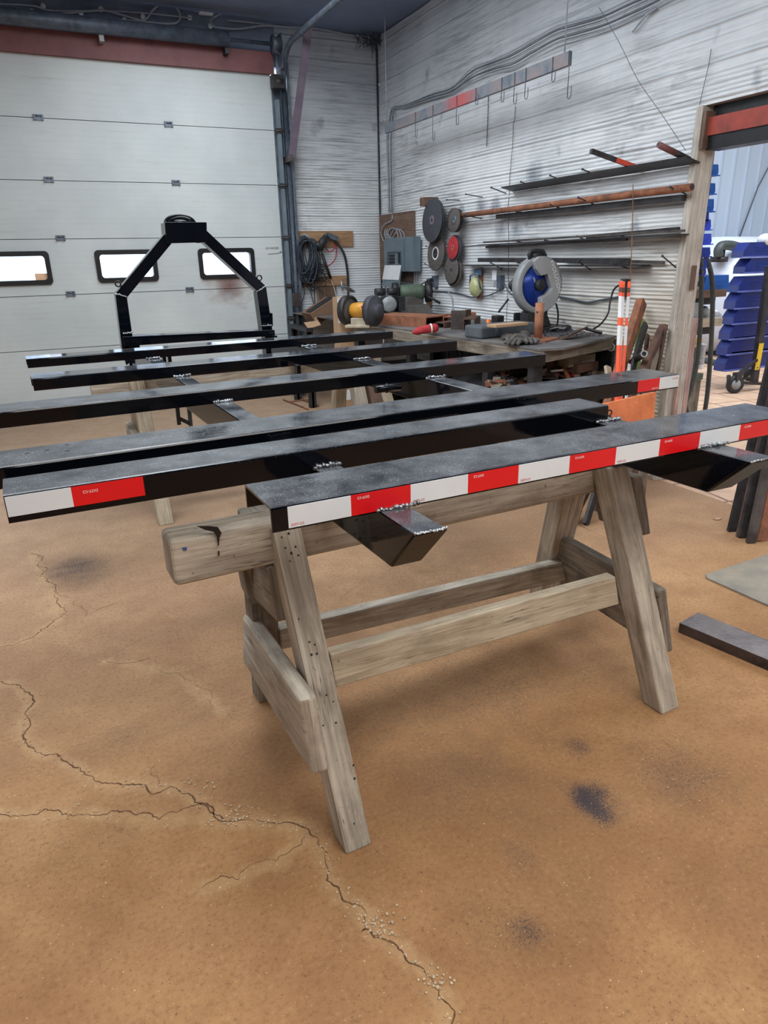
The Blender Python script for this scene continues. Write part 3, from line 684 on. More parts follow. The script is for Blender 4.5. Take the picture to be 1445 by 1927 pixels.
# lower step bracket hanging under the left rail
q = aty(345, 745, 3.9)
xl_ = aty(335, 790, 3.9)
mb = MB(); A = aty(334, 765, 3.9); B = aty(337, 799, 3.9); C = aty(352, 768, 3.9); D = aty(359, 802, 3.9)
for a, b in ((V((A.x, 3.9, RZ0)), B), (V((C.x+.02, 3.95, RZ0)), D), (aty(337, 787, 3.9), aty(357, 797, 3.9))): mb.bar(a, b, .02, .02, (0, 1, 0))
obj('step_bracket', mb, MBLK2, tf)
# arch at the far end (gooseneck), built from box tube
YA = 4.93
def pp(px, py, y=YA): return aty(px, py, y)
DP = V((0, .11, 0))
def arm(nm, q): obj(nm, MB().prism([pp(*p) for p in q], DP), MBLK, tf, .004)
arm('arch_leg', [(217, 553), (239, 560), (252, 650), (255, 672), (238, 688), (230, 660)])
arm('arch_brace', [(310, 440), (324, 457), (240, 559), (218, 552)])
arm('arch_brace', [(388, 433), (501, 539), (484, 548), (384, 456)])
arm('arch_leg', [(501, 540), (513.5, 626), (494.5, 628), (484, 549)])
arm('arch_leg', [(510, 589), (513, 589), (514, 614), (511, 614)])
c0 = V(pp(233, 652, YA-.02)); 
zb1 = pp(231, 634, YA-.03).z; zb0 = pp(233, 652, YA-.03).z
mb = MB(); A = pp(231, 634, YA-.03); B = pp(517, 621, YA-.03); mb.hexa([(A.x, YA-.03, zb0), (A.x, YA+.10, zb0), (A.x, YA+.10, A.z), (A.x, YA-.03, A.z), (B.x, YA-.03, pp(517, 632, YA-.03).z), (B.x, YA+.10, pp(517, 632, YA-.03).z), (B.x, YA+.10, B.z), (B.x, YA-.03, B.z)])
obj('arch_crossbar', mb, MBLK, tf, .004)
mb = MB(); mb.prism([pp(310, 418, YA-.03), pp(389, 418, YA-.03), pp(390, 456, YA-.03), pp(313, 458, YA-.03)], (0, .17, 0)); obj('hitch_head', mb, MBLK, tf, .004)
hc = (pp(310, 418)+pp(389, 418))/2
mb = MB()
R_ = [(hc.x-.02+.10*math.cos(a), YA+.07+.05*math.cos(a*.5), hc.z-.005+.05*math.sin(a)) for a in np.linspace(0, math.pi, 16)]; mb.tube(R_, .010, 8)
R_ = [(hc.x-.02+.085*math.cos(a), YA+.10, hc.z-.005+.036*math.sin(a)) for a in np.linspace(0, math.pi, 16)]; mb.tube(R_, .012, 8); mb.cyl((hc.x-.02, YA+.1, hc.z-.01), (hc.x-.02, YA+.1, hc.z+.012), .07, 20); obj('coupler', mb, MBLK, tf)
for px, py in ((222, 534), (488, 523)):
    q = pp(px, py, YA+.05); mb = MB(); mb.tube([(q.x+.017*math.cos(a), q.y, q.z+.017*math.sin(a)) for a in np.linspace(0, 2*math.pi, 14, endpoint=False)], .005, 6, True); obj('lashing_ring', mb, MBLK2, tf)
bead(pp(218, 553, YA-.005), pp(240, 559, YA-.005), .006); bead(pp(484, 549, YA-.005), pp(500, 539, YA-.005), .006); bead(pp(232, 628, YA-.02), pp(248, 626, YA-.02), .006); bead(pp(494, 613, YA-.03), pp(511, 612, YA-.03), .006)
for x, w in ((.475, .08), (1.41, .09)):
    mb = MB(); mb.box((x+w/2-.02, YA+.04, (zb0+RZ0)/2), (w, .1, zb0-RZ0)); obj('arch_leg', mb, MBLK, tf)

# ================================================================ SAWHORSES
def leg4(mb, fl_top, fl_bot, w=.088, t=.088, yaw=.045):
    ex = V((math.cos(yaw), math.sin(yaw), 0)); ey = V((-math.sin(yaw), math.cos(yaw), 0)); a = V(fl_top); b = V(fl_bot)
    q = [V((0, 0, 0)), ex*w, ex*w+ey*t, ey*t]; return mb.hexa([a+x for x in q]+[b+x for x in q])
sh1 = root('sawhorse', (1.0, 1.73, 0), 'big weathered grey timber sawhorse in the foreground under the taped beam', 'sawhorse')
YW = .045
mb = MB(); mb.hexa([(.184, 1.655, .755), (.178, 1.765, .755), (.178, 1.765, .882), (.184, 1.655, .882), (1.70, 1.725, .755), (1.70, 1.835, .755), (1.70, 1.835, .882), (1.70, 1.725, .882)])
obj('top_rail', mb, MW, sh1, .014, 3)
# paint run and blue crayon mark on the rail
def on_rail(px, py, y0=1.652): return aty(px, py, y0)
dk = [(370, 990), (392, 990), (410, 992), (417, 1003), (413, 1012), (412, 1027), (410, 1027), (408, 1010), (402, 1001), (385, 997)]
mb = MB(); mb.prism([on_rail(*q, 1.6535) for q in dk], (0, .0015, 0)); obj('paint_run', mb, MBLK2, sh1)
mb = MB(); mb.prism([on_rail(*q, 1.6535) for q in [(410, 1037), (413, 1037), (413, 1045), (410, 1046)]], (0, .0015, 0)); obj('paint_run', mb, MBLK2, sh1)
mb = MB(); mb.prism([on_rail(*q, 1.6535) for q in [(343, 1031), (351, 1030), (352, 1035), (345, 1036)]], (0, .0015, 0)); obj('crayon_mark', mb, pm('blue_crayon', (60, 80, 160), scale=30), sh1)
mb = MB(); leg4(mb, (.444, 1.645, .868), (.498, 1.361, 0), .078, .085); lgn = obj('leg', mb, MW, sh1, .006)
mb = MB(); leg4(mb, (1.578, 1.645, .868), (1.722, 1.425, 0), .088, .088); obj('leg', mb, MW, sh1, .006)
mb = MB(); leg4(mb, (.41, 1.79, .86), (.475, 2.14, 0), .085, .085); obj('leg', mb, MW2, sh1, .006)
mb = MB(); leg4(mb, (1.60, 1.84, .86), (1.849, 2.28, 0), .11, .088); obj('leg', mb, MW, sh1, .006)
# lower boards
mb = MB(); A0 = aty(622, 1232, 1.53); A1 = aty(632, 1295, 1.53); B0 = aty(1158, 1085, 1.56); B1 = aty(1165, 1137, 1.56)
mb.hexa([A1, A1+V((0, .04, 0)), A0+V((0, .04, 0)), A0, B1, B1+V((0, .04, 0)), B0+V((0, .04, 0)), B0]); obj('stretcher', mb, MWB, sh1, .004)
mb = MB(); A0 = aty(603, 1166, 2.02); A1 = aty(606, 1205, 2.02); B0 = aty(1090, 1050, 2.09); B1 = aty(1085, 1088, 2.09)
A0 += (A0-B0).normalized()*.15; A1 += (A1-B1).normalized()*.15
mb.hexa([A1, A1+V((0, .05, 0)), A0+V((0, .05, 0)), A0, B1, B1+V((0, .05, 0)), B0+V((0, .05, 0)), B0]); obj('stretcher', mb, MW, sh1, .006)
# end boards: left outside
mb = MB(); f0 = aty(562, 1318, 1.40); f1 = aty(588, 1462, 1.40); r0 = aty(456, 1156, 2.05); r1 = aty(456, 1245, 2.05)
T = V((.048, 0, 0)); mb.hexa([f1, f1+T, f0+T, f0, r1, r1+T, r0+T, r0]); obj('end_board', mb, MW, sh1, .012, 3)
mb = MB(); f0 = aty(500, 1068, 1.66); f1 = aty(522, 1172, 1.66); r0 = aty(466, 1048, 1.95); r1 = aty(470, 1120, 1.95)
T = V((.06, 0, 0)); mb.hexa([f1, f1+T*.8, f0+T, f0, r1, r1+T, r0+T, r0]); obj('gusset_block', mb, MW2, sh1, .008)
mb = MB(); f0 = aty(452, 1048, 1.90); f1 = aty(470, 1140, 1.90); T = V((.05, 0, 0)); mb.hexa([f1, f1+T, f0+T, f0+V((.0, 0, 0)), f1+V((0, .1, .02)), f1+T+V((0, .1, .02)), f0+T+V((0, .1, .02)), f0+V((0, .1, .02))]); obj('gusset_block', mb, MW2, sh1, .006)
# right outside boards
mb = MB(); xx = 1.715; a = aty(1192, 900, 1.68); 
P = [aty(px, py, y) for px, py, y in ((1190, 898, 1.68), (1206, 1010, 1.68))]
mb.hexa([P[1], P[1]+V((.05, 0, 0)), P[0]+V((.05, 0, 0)), P[0], V((P[1].x-.02, 1.88, P[1].z)), V((P[1].x+.03, 1.88, P[1].z)), V((P[0].x+.03, 1.88, P[0].z)), V((P[0].x-.02, 1.88, P[0].z))]); obj('gusset_block', mb, MW2, sh1, .008)
P = [aty(px, py, 1.53) for px, py in ((1236, 1112), (1250, 1232))]
mb = MB(); mb.hexa([P[1], P[1]+V((.048, 0, 0)), P[0]+V((.048, 0, 0)), P[0], V((P[1].x+.02, 2.14, P[1].z)), V((P[1].x+.07, 2.14, P[1].z)), V((P[0].x+.07, 2.14, P[0].z)), V((P[0].x+.02, 2.14, P[0].z))]); obj('end_board', mb, MW2, sh1, .012, 3)
# nail holes and screws on the near leg
mb = MB()
for px, py in ((543, 1004), (537, 1031), (556, 1029), (548, 1041), (530, 1011), (545, 1056), (561, 1045), (582, 1208), (592, 1213), (586, 1232), (614, 1308), (627, 1320), (608, 1365), (632, 1360), (665, 1440), (667, 1465), (666, 1550), (596, 1230), (562, 1165)):
    f = (py-1000)/600; zz = .868*(1-f); y = 1.361+(1.645-1.361)*max(0, min(1, 1-(py-985)/620)); r = ray(px, py)
    # intersect with the leg's leaning front face
    a = V((.444, 1.645, .868)); b = V((.498, 1.361, 0)); ex = V((math.cos(YW), math.sin(YW), 0)); nn = (b-a).cross(ex).normalized(); o_ = V((0, 0, CAMH)); tt = (a-o_).dot(nn)/r.dot(nn); q = o_+r*tt
    mb.cyl(q-nn*.001, q+nn*.001, random.uniform(.0022, .0038), 8)
obj('nail_hole', mb, MRUB, sh1)['kind'] = 'stuff'

sh2 = root('sawhorse', (1.0, 4.6, 0), 'second wooden sawhorse farther back, crossing below the rear black beams', 'sawhorse')
mb = MB(); mb.hexa([(.18, 4.55, .75), (.18, 4.66, .75), (.18, 4.66, .882), (.18, 4.55, .882), (2.15, 4.60, .75), (2.15, 4.71, .75), (2.15, 4.71, .882), (2.15, 4.60, .882)]); obj('top_rail', mb, MW, sh2, .006)
mb = MB(); leg4(mb, (.40, 4.50, .86), (.425, 4.19, 0)); obj('leg', mb, MWB, sh2, .005)
mb = MB(); leg4(mb, (.40, 4.68, .86), (.43, 4.98, 0)); obj('leg', mb, MW, sh2, .005)
mb = MB(); leg4(mb, (1.86, 4.53, .86), (1.90, 4.22, 0)); obj('leg', mb, MW, sh2, .005)
mb = MB(); leg4(mb, (1.86, 4.72, .86), (1.90, 5.02, 0)); obj('leg', mb, MWB, sh2, .005)
mb = MB(); leg4(mb, (1.97, 4.53, .86), (2.02, 4.22, 0)); obj('leg', mb, MWP, sh2, .005)
mb = MB(); leg4(mb, (2.06, 4.55, .80), (2.16, 4.25, 0)); obj('leg', mb, MWB, sh2, .005)
mb = MB(); mb.bar((.42, 4.40, .40), (2.0, 4.45, .40), .04, .12); obj('stretcher', mb, MW, sh2, .004)
mb = MB(); mb.bar((.39, 4.3, .45), (.39, 4.9, .45), .04, .14); obj('end_board', mb, MW, sh2, .004)
# pale planks lying on the floor behind the nearest horse
for a, b, c, d, m, lb in (((470, 880), (795, 838), .12, .03, MWB, 'pale plank on the floor, longest and leftmost of the row beyond the near sawhorse'),
                    ((800, 838), (930, 818), .12, .03, MWP, 'brown plank on the floor, second of the row beyond the near sawhorse'),
                    ((935, 818), (1010, 806), .14, .04, MWB, 'short pale board on the floor, rightmost of the row beyond the near sawhorse')):
    p = atz(*a, .02); q = atz(*b, .02); thing('plank', MB().bar(p, q, c, d), m, lb, 'plank', None, .003)
# mid-ground rusty thin rods on the floor
for i, (a, b) in enumerate((((533, 752), (580, 770)), ((545, 756), (592, 752)), ((560, 748), (600, 764)))):
    thing('rod', MB().tube([atz(*a, .012), (atz(*a, .012)+atz(*b, .012))/2+V((0, .04, 0)), atz(*b, .012)], .008, 6), MRUST, 'bent rusty rod lying on the dust-covered floor near the big white door', 'rod', 'rusty rods on the floor by the door')
# ================================================================ RIGHT WALL: pegs, bars, wheels
def peg(tip, base, r=.004, mat=None, label=None, group=None, name='peg', x1=XR-.004):
    b = atx(*base, x1); t_ = aty(*tip, b.y); L = (t_-b).length
    if L > .5: t_ = b+(t_-b)*(.5/L)
    mb = MB(); mb.tube([b+V((.03, 0, 0)), b, t_], r, 8)
    if name == 'wall_spike': mb.lathe([(r*1.9, -.004), (r*1.9, .002)], t_, (t_-b), 8)
    return thing(name, mb, mat or MDK, label, 'peg', group), b, t_
R1 = [((924, 353), (952, 364)), ((980, 342), (1009, 353.5)), ((1034.6, 330), (1065, 343)), ((1095.6, 318.7), (1129.6, 332))]
for a, b in R1: peg(a, b, .0045, label='thin dark steel spike holding up the topmost flat bar on the wall', group='spikes under the topmost bar', name='wall_spike')
for (a, b), lb in (((((799.6, 376.6), (813, 380))), 'thin steel spike above the largest dark cutting wheel'), (((840, 376), (863.6, 376.6)), 'empty steel spike on the wall just above the small stacked wheels'), (((876, 365.4), (906.6, 371)), 'empty steel spike on the wall left of the topmost flat bar')):
    peg(a, b, .004, label=lb, name='wall_spike')
for a, b in (((873, 405), (905, 411)), ((971, 398), (1005, 401.5)), ((1035, 385), (1063, 395)), ((1087.5, 371.6), (1125, 387.6)), ((1260.5, 352), (1292.4, 366))):
    peg(a, b, .0045, label='thin steel spike carrying the long rusty pipe on the wall', group='spikes under the rusty pipe', name='wall_spike')
for a, b in (((973, 454), (990, 458)), ((1025, 451.5), (1040, 455)), ((1086, 445), (1103, 451.5)), ((1160, 441), (1176, 446))):
    peg(a, b, .0045, label='thin steel spike carrying the third bundle of dark steel on the wall', group='spikes under the third bundle', name='wall_spike')
for a, b in (((923, 494), (943.6, 506.7)), ((974, 493.7), (988.7, 499.5)), ((1087.5, 492), (1112, 508)), ((1151.5, 495.7), (1182, 505))):
    peg(a, b, .0045, label='thin steel spike carrying the lowest dark angle bars on the wall', group='spikes under the lowest bars', name='wall_spike')
peg((1246, 481.5), (1272, 503.8), .0045, label='bare slanting rod on the wall close to the door post', name='wall_spike')
# two coloured pegs
b = atx(1205, 318, XR-.005); tt = aty(1112, 284, b.y); rt = root('square_tube_peg', b, 'square steel tube with orange painted half, poking out above the topmost flat bar', 'peg')
m_ = b+(tt-b)*.52
obj('painted_half', MB().bar(b+(b-tt)*.03, m_, .026, .026), pm('hot_orange', (240, 84, 48), (200, 62, 36), 9, .45), rt); obj('bare_half', MB().bar(m_, tt, .026, .026), MDK, rt)
b = atx(1300, 302, XR-.005); tt = aty(1239, 272, b.y); rt = root('round_tube_peg', b, 'short rusty round tube poking out beside the door post above the flat bar', 'peg')
m_ = b+(tt-b)*.5; obj('bare_half', MB().tube([b, m_], .018, 12), MDK, rt); obj('painted_half', MB().tube([m_, tt], .0182, 12), MREDD, rt); obj('bore', MB().tube([tt, tt+(tt-m_).normalized()*.001], .012, 12), MRUB, rt)
# long stock lying on the pegs
y0, y1 = atx(952, 356, XR-.08).y, atx(1303, 297, XR-.08).y
zt = atx(1120, 326, XR-.08).z
thing('flat_bar', MB().hexa([(XR-.13, y1, zt-.002), (XR-.012, y1, zt-.03), (XR-.012, y1, zt-.022), (XR-.13, y1, zt+.006), (XR-.13, y0, zt-.002), (XR-.012, y0, zt-.03), (XR-.012, y0, zt-.022), (XR-.13, y0, zt+.006)]), MDK, 'long dark flat steel bar, topmost on the wall pegs', 'steel bar')
xp = XR-.10; y0, y1 = atx(866, 402, xp).y, atx(1302, 352, xp).y; zt = (atx(1100, 376, xp).z)
rt = root('steel_pipe', (xp, y1, zt), 'long rusty orange-brown pipe on wall pegs, second row from the top', 'pipe')
obj('tube', MB().tube([(xp, y1, zt), (xp, y0, zt-.01)], .023, 16), MRUST, rt); obj('bore', MB().tube([(xp, y1-.001, zt), (xp, y1, zt)], .017, 14), MRUB, rt)
zt2 = atx(1100, 391, XR-.05).z
thing('angle_bar', MB().bar((XR-.05, y1+.1, zt2), (XR-.05, y0-.55, zt2), .05, .035), MDK, 'dark steel bar on the wall directly beneath the long rusty pipe', 'steel bar')
def wb(nm, pa, pb, xo, w, t_, m, lb):
    a = atx(*pa, XR-xo); b = atx(*pb, XR-xo); return thing(nm, MB().bar(a, b, w, t_), m, lb, 'steel bar')
wb('flat_bar', (908, 461), (1286, 441), .07, .10, .008, MDK, 'dark flat steel bar, lowest of the third bundle on the wall')
wb('angle_bar', (910, 456), (1288, 434), .11, .014, .014, MST, 'thin greyish steel bar along the outer edge of the third bundle')
wb('steel_pipe', (1105, 446), (1277, 431), .05, .026, .026, MDK, 'thin dark pipe lying on top of the third bundle near the post')
wb('flat_bar', (915, 465), (1180, 450), .03, .02, .02, MST, 'slim steel strip against the wall under the third bundle')
wb('angle_bar', (900, 489), (1185, 491), .12, .012, .035, MDK, 'dark upright-edged steel angle along the lowest wall pegs')
wb('flat_bar', (878, 500), (1215, 500), .07, .09, .012, MDK, 'wide dark flat bar lying on the lowest wall pegs')
wb('flat_bar', (1060, 488), (1250, 494), .03, .012, .02, MST, 'thin pale-edged bar behind the lowest row of wall steel')
# grinding and cutting wheels hanging on the wall
def wheel(px, py, rpx, xo, t_, mat, lb, parts=(), nm='cutting_wheel'):
    c = atx(px, py, XR-xo); s = mpp(c); r = rpx*s
    rt = root(nm, c, lb, 'abrasive wheel'); mb = MB(); ax = V((-1, 0, .06)).normalized()
    mb.lathe([(.012, 0), (r*.97, 0), (r, .002), (r, t_-.002), (r*.97, t_), (.012, t_)], c-ax*0, ax, 40); obj('disc', mb, mat, rt)
    for nm2, r0, r1, m in parts:
        mb = MB(); mb.lathe([(r0*s, t_), (r0*s, t_+.0015), (r1*s, t_+.0015), (r1*s, t_)], c, ax, 32); obj(nm2, mb, m, rt)
    return c
wheel(818, 416, 38, .10, .03, MGRIT, 'dark cutting wheel stacked right behind the largest front wheel')
wheel(813, 415, 38, .14, .004, MGRIT, 'largest dark cutting wheel with a small blue and rust centre label', [('label', 2, 9, pm('wheel_label', (96, 118, 150), (120, 74, 66), 40, .7)), ('bore_ring', 1, 3, MRUB)])
wheel(822, 477, 31, .08, .018, MCONC, 'grey-brown grinding wheel with a white ring, below the largest wheel', [('white_ring', 9, 12, MPAP), ('hub_label', 1, 9, MDK)], 'grinding_wheel')
wheel(861, 415, 20.5, .07, .06, MDK, 'thick small wheels stacked nearest the wall at the pipe end', [], 'grinding_wheel')
wheel(855, 414, 21.5, .14, .006, MCONC, 'small grey-green wheel at the left end of the rusty pipe', [('hub_label', 1, 8, MGALV)], 'grinding_wheel')
wheel(858, 468, 23.5, .07, .03, MGRIT, 'dark purple-grey wheel peeking from behind the red wheel', [], 'grinding_wheel')
wheel(852, 466, 20.5, .11, .004, MREDF, 'bright red wheel on the wall in the middle of the right column', [('hub_ring', 3, 5, pm('red_pale', (214, 110, 110)))], 'grinding_wheel')
wheel(856, 513, 26, .06, .02, MCONC, 'brown-grey wheel behind the lowest wheel of the right column', [], 'grinding_wheel')
wheel(850, 508, 25, .10, .008, MCONC, 'grey-brown wheel, lowest in front of the right column', [('bore_ring', 1, 3, MRUB)], 'grinding_wheel')
for (a, b), lb in ((((801, 463), (819, 471)), 'spike through the hub of the white-ringed wheel'), (((838, 457), (858, 467)), 'spike through the hub of the red wheel'), (((838, 508), (856, 511)), 'spike through the hub of the lowest grey-brown wheel'), (((799, 496), (819, 508)), 'spike poking out below the white-ringed wheel'), (((872, 464), (905, 461)), 'long thin spike right of the red wheel')):
    peg(a, b, .0035, label=lb, name='wall_spike')
b = atx(819, 380, XR-.01); thing('wood_block', MB().box((XR-.08, b.y, b.z), (.16, .10, .08)), MWP, 'small wooden block fixed above the largest cutting wheel', 'block')
# sheet drip stain lines as cables
def cab(pts, r, m, lb, grp=None, plane=None, n=6, cat='cable', nm='cable'):
    P = [atx(px, py, XR-(xo)) for px, py, xo in pts] if plane is None else [aty(px, py, plane-xo) for px, py, xo in pts]
    Q = []
    for i in range(len(P)-1):
        p0 = P[max(i-1, 0)]; p1 = P[i]; p2 = P[i+1]; p3 = P[min(i+2, len(P)-1)]
        for k in range(5):
            u = k/5; Q.append(.5*((2*p1)+(p2-p0)*u+(2*p0-5*p1+4*p2-p3)*u*u+(3*p1-p0-3*p2+p3)*u**3))
    Q.append(P[-1]); return thing(nm, MB().tube(Q, r, n), m, lb, cat, grp)
for i in range(5):
    o = (i-2)*4.2
    cab([(731+i*2.2, 400, .03), (729+i*2.4, 320, .04), (727+i*3, 260, .04), (734+i*2, 213, .03), (741, 201+i, .03), (765, 196+i*1.5, .03), (810, 177+i*2.4, .03), (850, 163+i*3, .03), (888, 136+o*1.4+4, .03), (930, 122+o*1.5+2, .03), (965, 112+o*2, .03), (1000, 92+o*2, .03), (1045, 67+o*2, .03), (1080, 57+o*2, .03), (1130, 42+o*2, .03), (1180, 20+o*2.2, .03), (1225, 0+o*2, .03), (1300, -38+o, .03)],
        .0048, MWIRED if i % 2 else MWIRE, 'grey cable of the bundle drooping along the right wall and down to the panel', 'cable bundle on the right wall')
cab([(1190, 60, .03), (1215, 30, .03), (1235, 15, .03)], .007, MWIRE, 'short grey cable leaving the bundle high on the right wall')
for i, (dx, ex) in enumerate(((0, 0), (5, 4), (10, 8))):
    cab([(728+dx, 425, .02), (724+dx*.6, 438, .05), (727+dx, 448, .06), (733+dx*1.5, 432+i, .05), (743+dx, 430+i, .05), (748+dx*1.2, 440, .05), (749+dx*1.2, 449, .05)], .006, MWIRE, 'pale cable looping from the bundle into the top of the breaker panel', 'cable loops over the breaker panel')
cab([(738, 400, .03), (737, 415, .05), (724, 422, .06), (717, 436, .06), (720, 450, .05), (725, 455, .03)], .006, MWIRE, 'pale cable curving out left around the breaker panel')
cab([(775, 479, .04), (780, 490, .06), (783, 510, .05), (782, 545, .04)], .006, MWIRE, 'pale cable dropping from the right side of the breaker panel', 'cables right of the panel')
cab([(773, 480, .05), (778, 492, .07), (780, 512, .06), (779, 546, .05)], .006, MWIRE, 'pale cable dropping from the right side of the breaker panel', 'cables right of the panel')
cab([(725, 530, .03), (725, 545, .03), (726, 560, .03)], .008, MGALV, 'thin grey conduit below the breaker panel, left one', cat='conduit', nm='conduit')
cab([(741, 530, .03), (741, 545, .03), (742, 560, .03)], .008, MGALV, 'thin grey conduit below the breaker panel, right one', cat='conduit', nm='conduit')
cab([(843, 549, .02), (850, 560, .02), (852, 580, .02), (853, 602, .02)], .006, MWIRE, 'pale cable dropping down the wall left of the yellow mask')
cab([(815, 548, .015), (843, 549, .015), (870, 554, .02), (888, 559, .02), (915, 557, .02), (937, 548, .02), (944, 538, .03)], .006, MWIRED, 'grey cable sagging along the wall to the middle outlet')
cab([(949, 533, .03), (957, 549, .02), (970, 557, .02), (985, 563, .02)], .006, MWIRED, 'grey cable running from the middle outlet towards the saw')
cab([(1050, 558, .015), (1075, 563, .02), (1105, 569, .025), (1135, 564, .02), (1166, 559, .015)], .008, MWIRED, 'grey-green cable sagging on the wall right of the saw')
cab([(1168, 535, .05), (1155, 545, .06), (1148, 568, .07), (1144, 590, .1), (1130, 610, .12), (1113, 621, .14)], .007, MRUB, 'black cord dropping from the rightmost outlet to the bench')
cab([(1046, 571, .3), (1050, 590, .25), (1048, 612, .2), (1040, 620, .25)], .007, MRUB, 'black cord hanging behind the saw')
cab([(1191, 347, .3), (1190, 420, .3), (1187, 500, .3), (1184, 560, .3), (1182, 600, .3)], .003, MRUST, 'long thin rusty wire hanging down near the door post', cat='wire', nm='wire')
# outlets
def outlet(px, py, wpx, hpx, mat, lb, cat='outlet', dep=.05, extra=None):
    c = atx(px, py, XR-dep/2); s = mpp(c); rt = root('outlet_box', c, lb, cat)
    obj('box', MB().box(c, (dep, wpx*s*1.35, hpx*s)), mat, rt, .004)
    if extra: extra(rt, c, s, dep)
    return c
def ex1(rt, c, s, d):
    obj('plug', MB().tube([c+V((-.03, .02, .02)), c+V((-.08, .03, .01))], .018, 10), MRUB, rt)
    obj('plug', MB().tube([c+V((-.03, .02, -.03)), c+V((-.08, .03, -.04))], .018, 10), MRUB, rt)
    obj('cord', MB().tube([c+V((-.08, .03, .01)), c+V((-.12, .07, -.02)), c+V((-.10, .12, -.1)), c+V((-.06, .15, -.2))], .006, 6), MRUB, rt)
outlet(819, 530, 9, 21, MGALV, 'grey outlet box with plugs beside the green bench grinder', extra=ex1)
def ex2(rt, c, s, d): obj('tag', MB().box(c+V((-.03, .06, .06)), (.002, .07, .085)), MPAP, rt); obj('face', MB().box(c+V((-.027, .045, -.02)), (.004, .045, .05)), MGRYL, rt)
outlet(942, 531, 9, 24, MGALVD, 'grey outlet with a white paper tag, middle of the right wall', extra=ex2)
def ex3(rt, c, s, d): obj('socket_ring', MB().lathe([(.015, .0), (.02, .004), (.022, 0)], c+V((-d/2-.002, .012, .03)), (-1, 0, 0), 16), MWPL, rt)
outlet(1176, 542, 11, 32, MRUB, 'black outlet box behind the orange marker stakes', extra=ex3)
outlet(808, 566, 8, 24, MCARDD, 'small grey-brown box on the wall right of the green bench grinder', 'box')
# face shield mask and tag
c = atx(895, 540, XR-.06); s = mpp(c); rt = root('respirator_mask', c, 'clear yellowish face mask hanging on the wall under the dark bars', 'mask')
mb = MB(); mb.ball(c, (.06, .075, .09), 14, 9); obj('visor', mb, pm('yellow_clear_plastic', (200, 200, 140), (160, 164, 130), 20, .25), rt)
obj('strap', MB().tube([c+V((-.01, .09, -.02)), c+V((-.03, .05, .1)), c+V((-.02, -.05, .12)), c+V((0, -.09, -.02))], .008, 6), MGALV, rt)
obj('backing', MB().box(atx(903, 535, XR-.02), (.02, .06, .26)), MRUST, rt)
obj('card', MB().box(atx(899, 512, XR-.05), (.004, .12, .055)), pm('blue_card', (96, 128, 160), (80, 108, 140)), rt)
# cutting plywood board and electrical panel
A = atx(716, 418, XR-.02); B = atx(780, 396, XR-.02); zb = atx(780, 530, XR-.02).z; zt = atx(780, 396, XR-.02).z
thing('backing_board', MB().box((XR-.028, (A.y+B.y)/2, (zb+zt)/2), (.02, A.y-B.y, zt-zb)), MWP, 'dark brown plywood board behind the grey breaker panel', 'board')
def px_box(pa, pb, x0, x1):    # box against the right wall between two pixel corners
    a = atx(*pa, x0); b = atx(*pb, x0); return MB().box(((x0+x1)/2, (a.y+b.y)/2, (a.z+b.z)/2), (abs(x1-x0), abs(a.y-b.y), abs(a.z-b.z)))
rt = root('breaker_panel', atx(745, 490, XR-.1), 'blue-grey breaker panel with its cover open, on the brown board in the corner', 'electrical panel')
ya = atx(724, 460, XR-.13).y; yb_ = atx(776, 460, XR-.13).y; za_ = atx(760, 446, XR-.13).z; zb_ = atx(760, 511, XR-.13).z
obj('box', MB().box((XR-.08, (ya+yb_)/2, (za_+zb_)/2), (.10, ya-yb_, za_-zb_)), MGRYP, rt, .004)
yc = ya-(ya-yb_)*.72
obj('front_cover', MB().box((XR-.137, (ya+yc)/2, (za_+zb_)/2-.01), (.012, ya-yc, za_-zb_-.02)), MGRYP, rt, .003)
yA, yB_ = ya-.10, yc+.06; zA, zB = za_-.15, zb_+.06
mb = MB(); mb.box((XR-.145, (yA+yB_)/2, zA), (.01, yA-yB_, .012)); mb.box((XR-.145, yA, (zA+zB)/2), (.01, .012, zA-zB)); mb.box((XR-.145, yB_, (zA+zB)/2), (.01, .012, zA-zB)); obj('door_frame', mb, MGALVD, rt)
mb = MB()
for i in range(6):
    for j in range(2):
        if i == 3: continue
        mb.box((XR-.147, yA-.07-j*.075, zA-.035-i*.035), (.012, .062, .026))
obj('breaker_switches', mb, MRUB, rt)
obj('main_switch', MB().box((XR-.147, yB_+.035, (zA+zB)/2+.01), (.014, .035, .11)), MRUB, rt)
c = atx(739, 516, XR-.2); mb = MB(); h0 = aty(726, 499, c.y); 
mb.hexa([(XR-.14, ya-.02, zb_+.07), (XR-.14, yc+.03, zb_+.07), (XR-.14, yc+.03, zb_+.08), (XR-.14, ya-.02, zb_+.08), (XR-.18, ya-.02, zb_-.16), (XR-.18, yc+.03, zb_-.16), (XR-.19, yc+.03, zb_-.16), (XR-.19, ya-.02, zb_-.16)]); o = obj('hanging_door', mb, MGRYP, rt)
mb = MB(); mb.hexa([(XR-.150, ya-.03, zb_+.06), (XR-.150, yc+.04, zb_+.06), (XR-.151, yc+.04, zb_+.065), (XR-.151, ya-.03, zb_+.065), (XR-.182, ya-.03, zb_-.09), (XR-.182, yc+.04, zb_-.09), (XR-.184, yc+.04, zb_-.085), (XR-.184, ya-.03, zb_-.085)]); obj('directory_sheet', mb, MPAP, rt)
obj('side_switch', MB().box((XR-.07, ya+.06, zb_+.2), (.05, .05, .11)), MGALVD, rt)
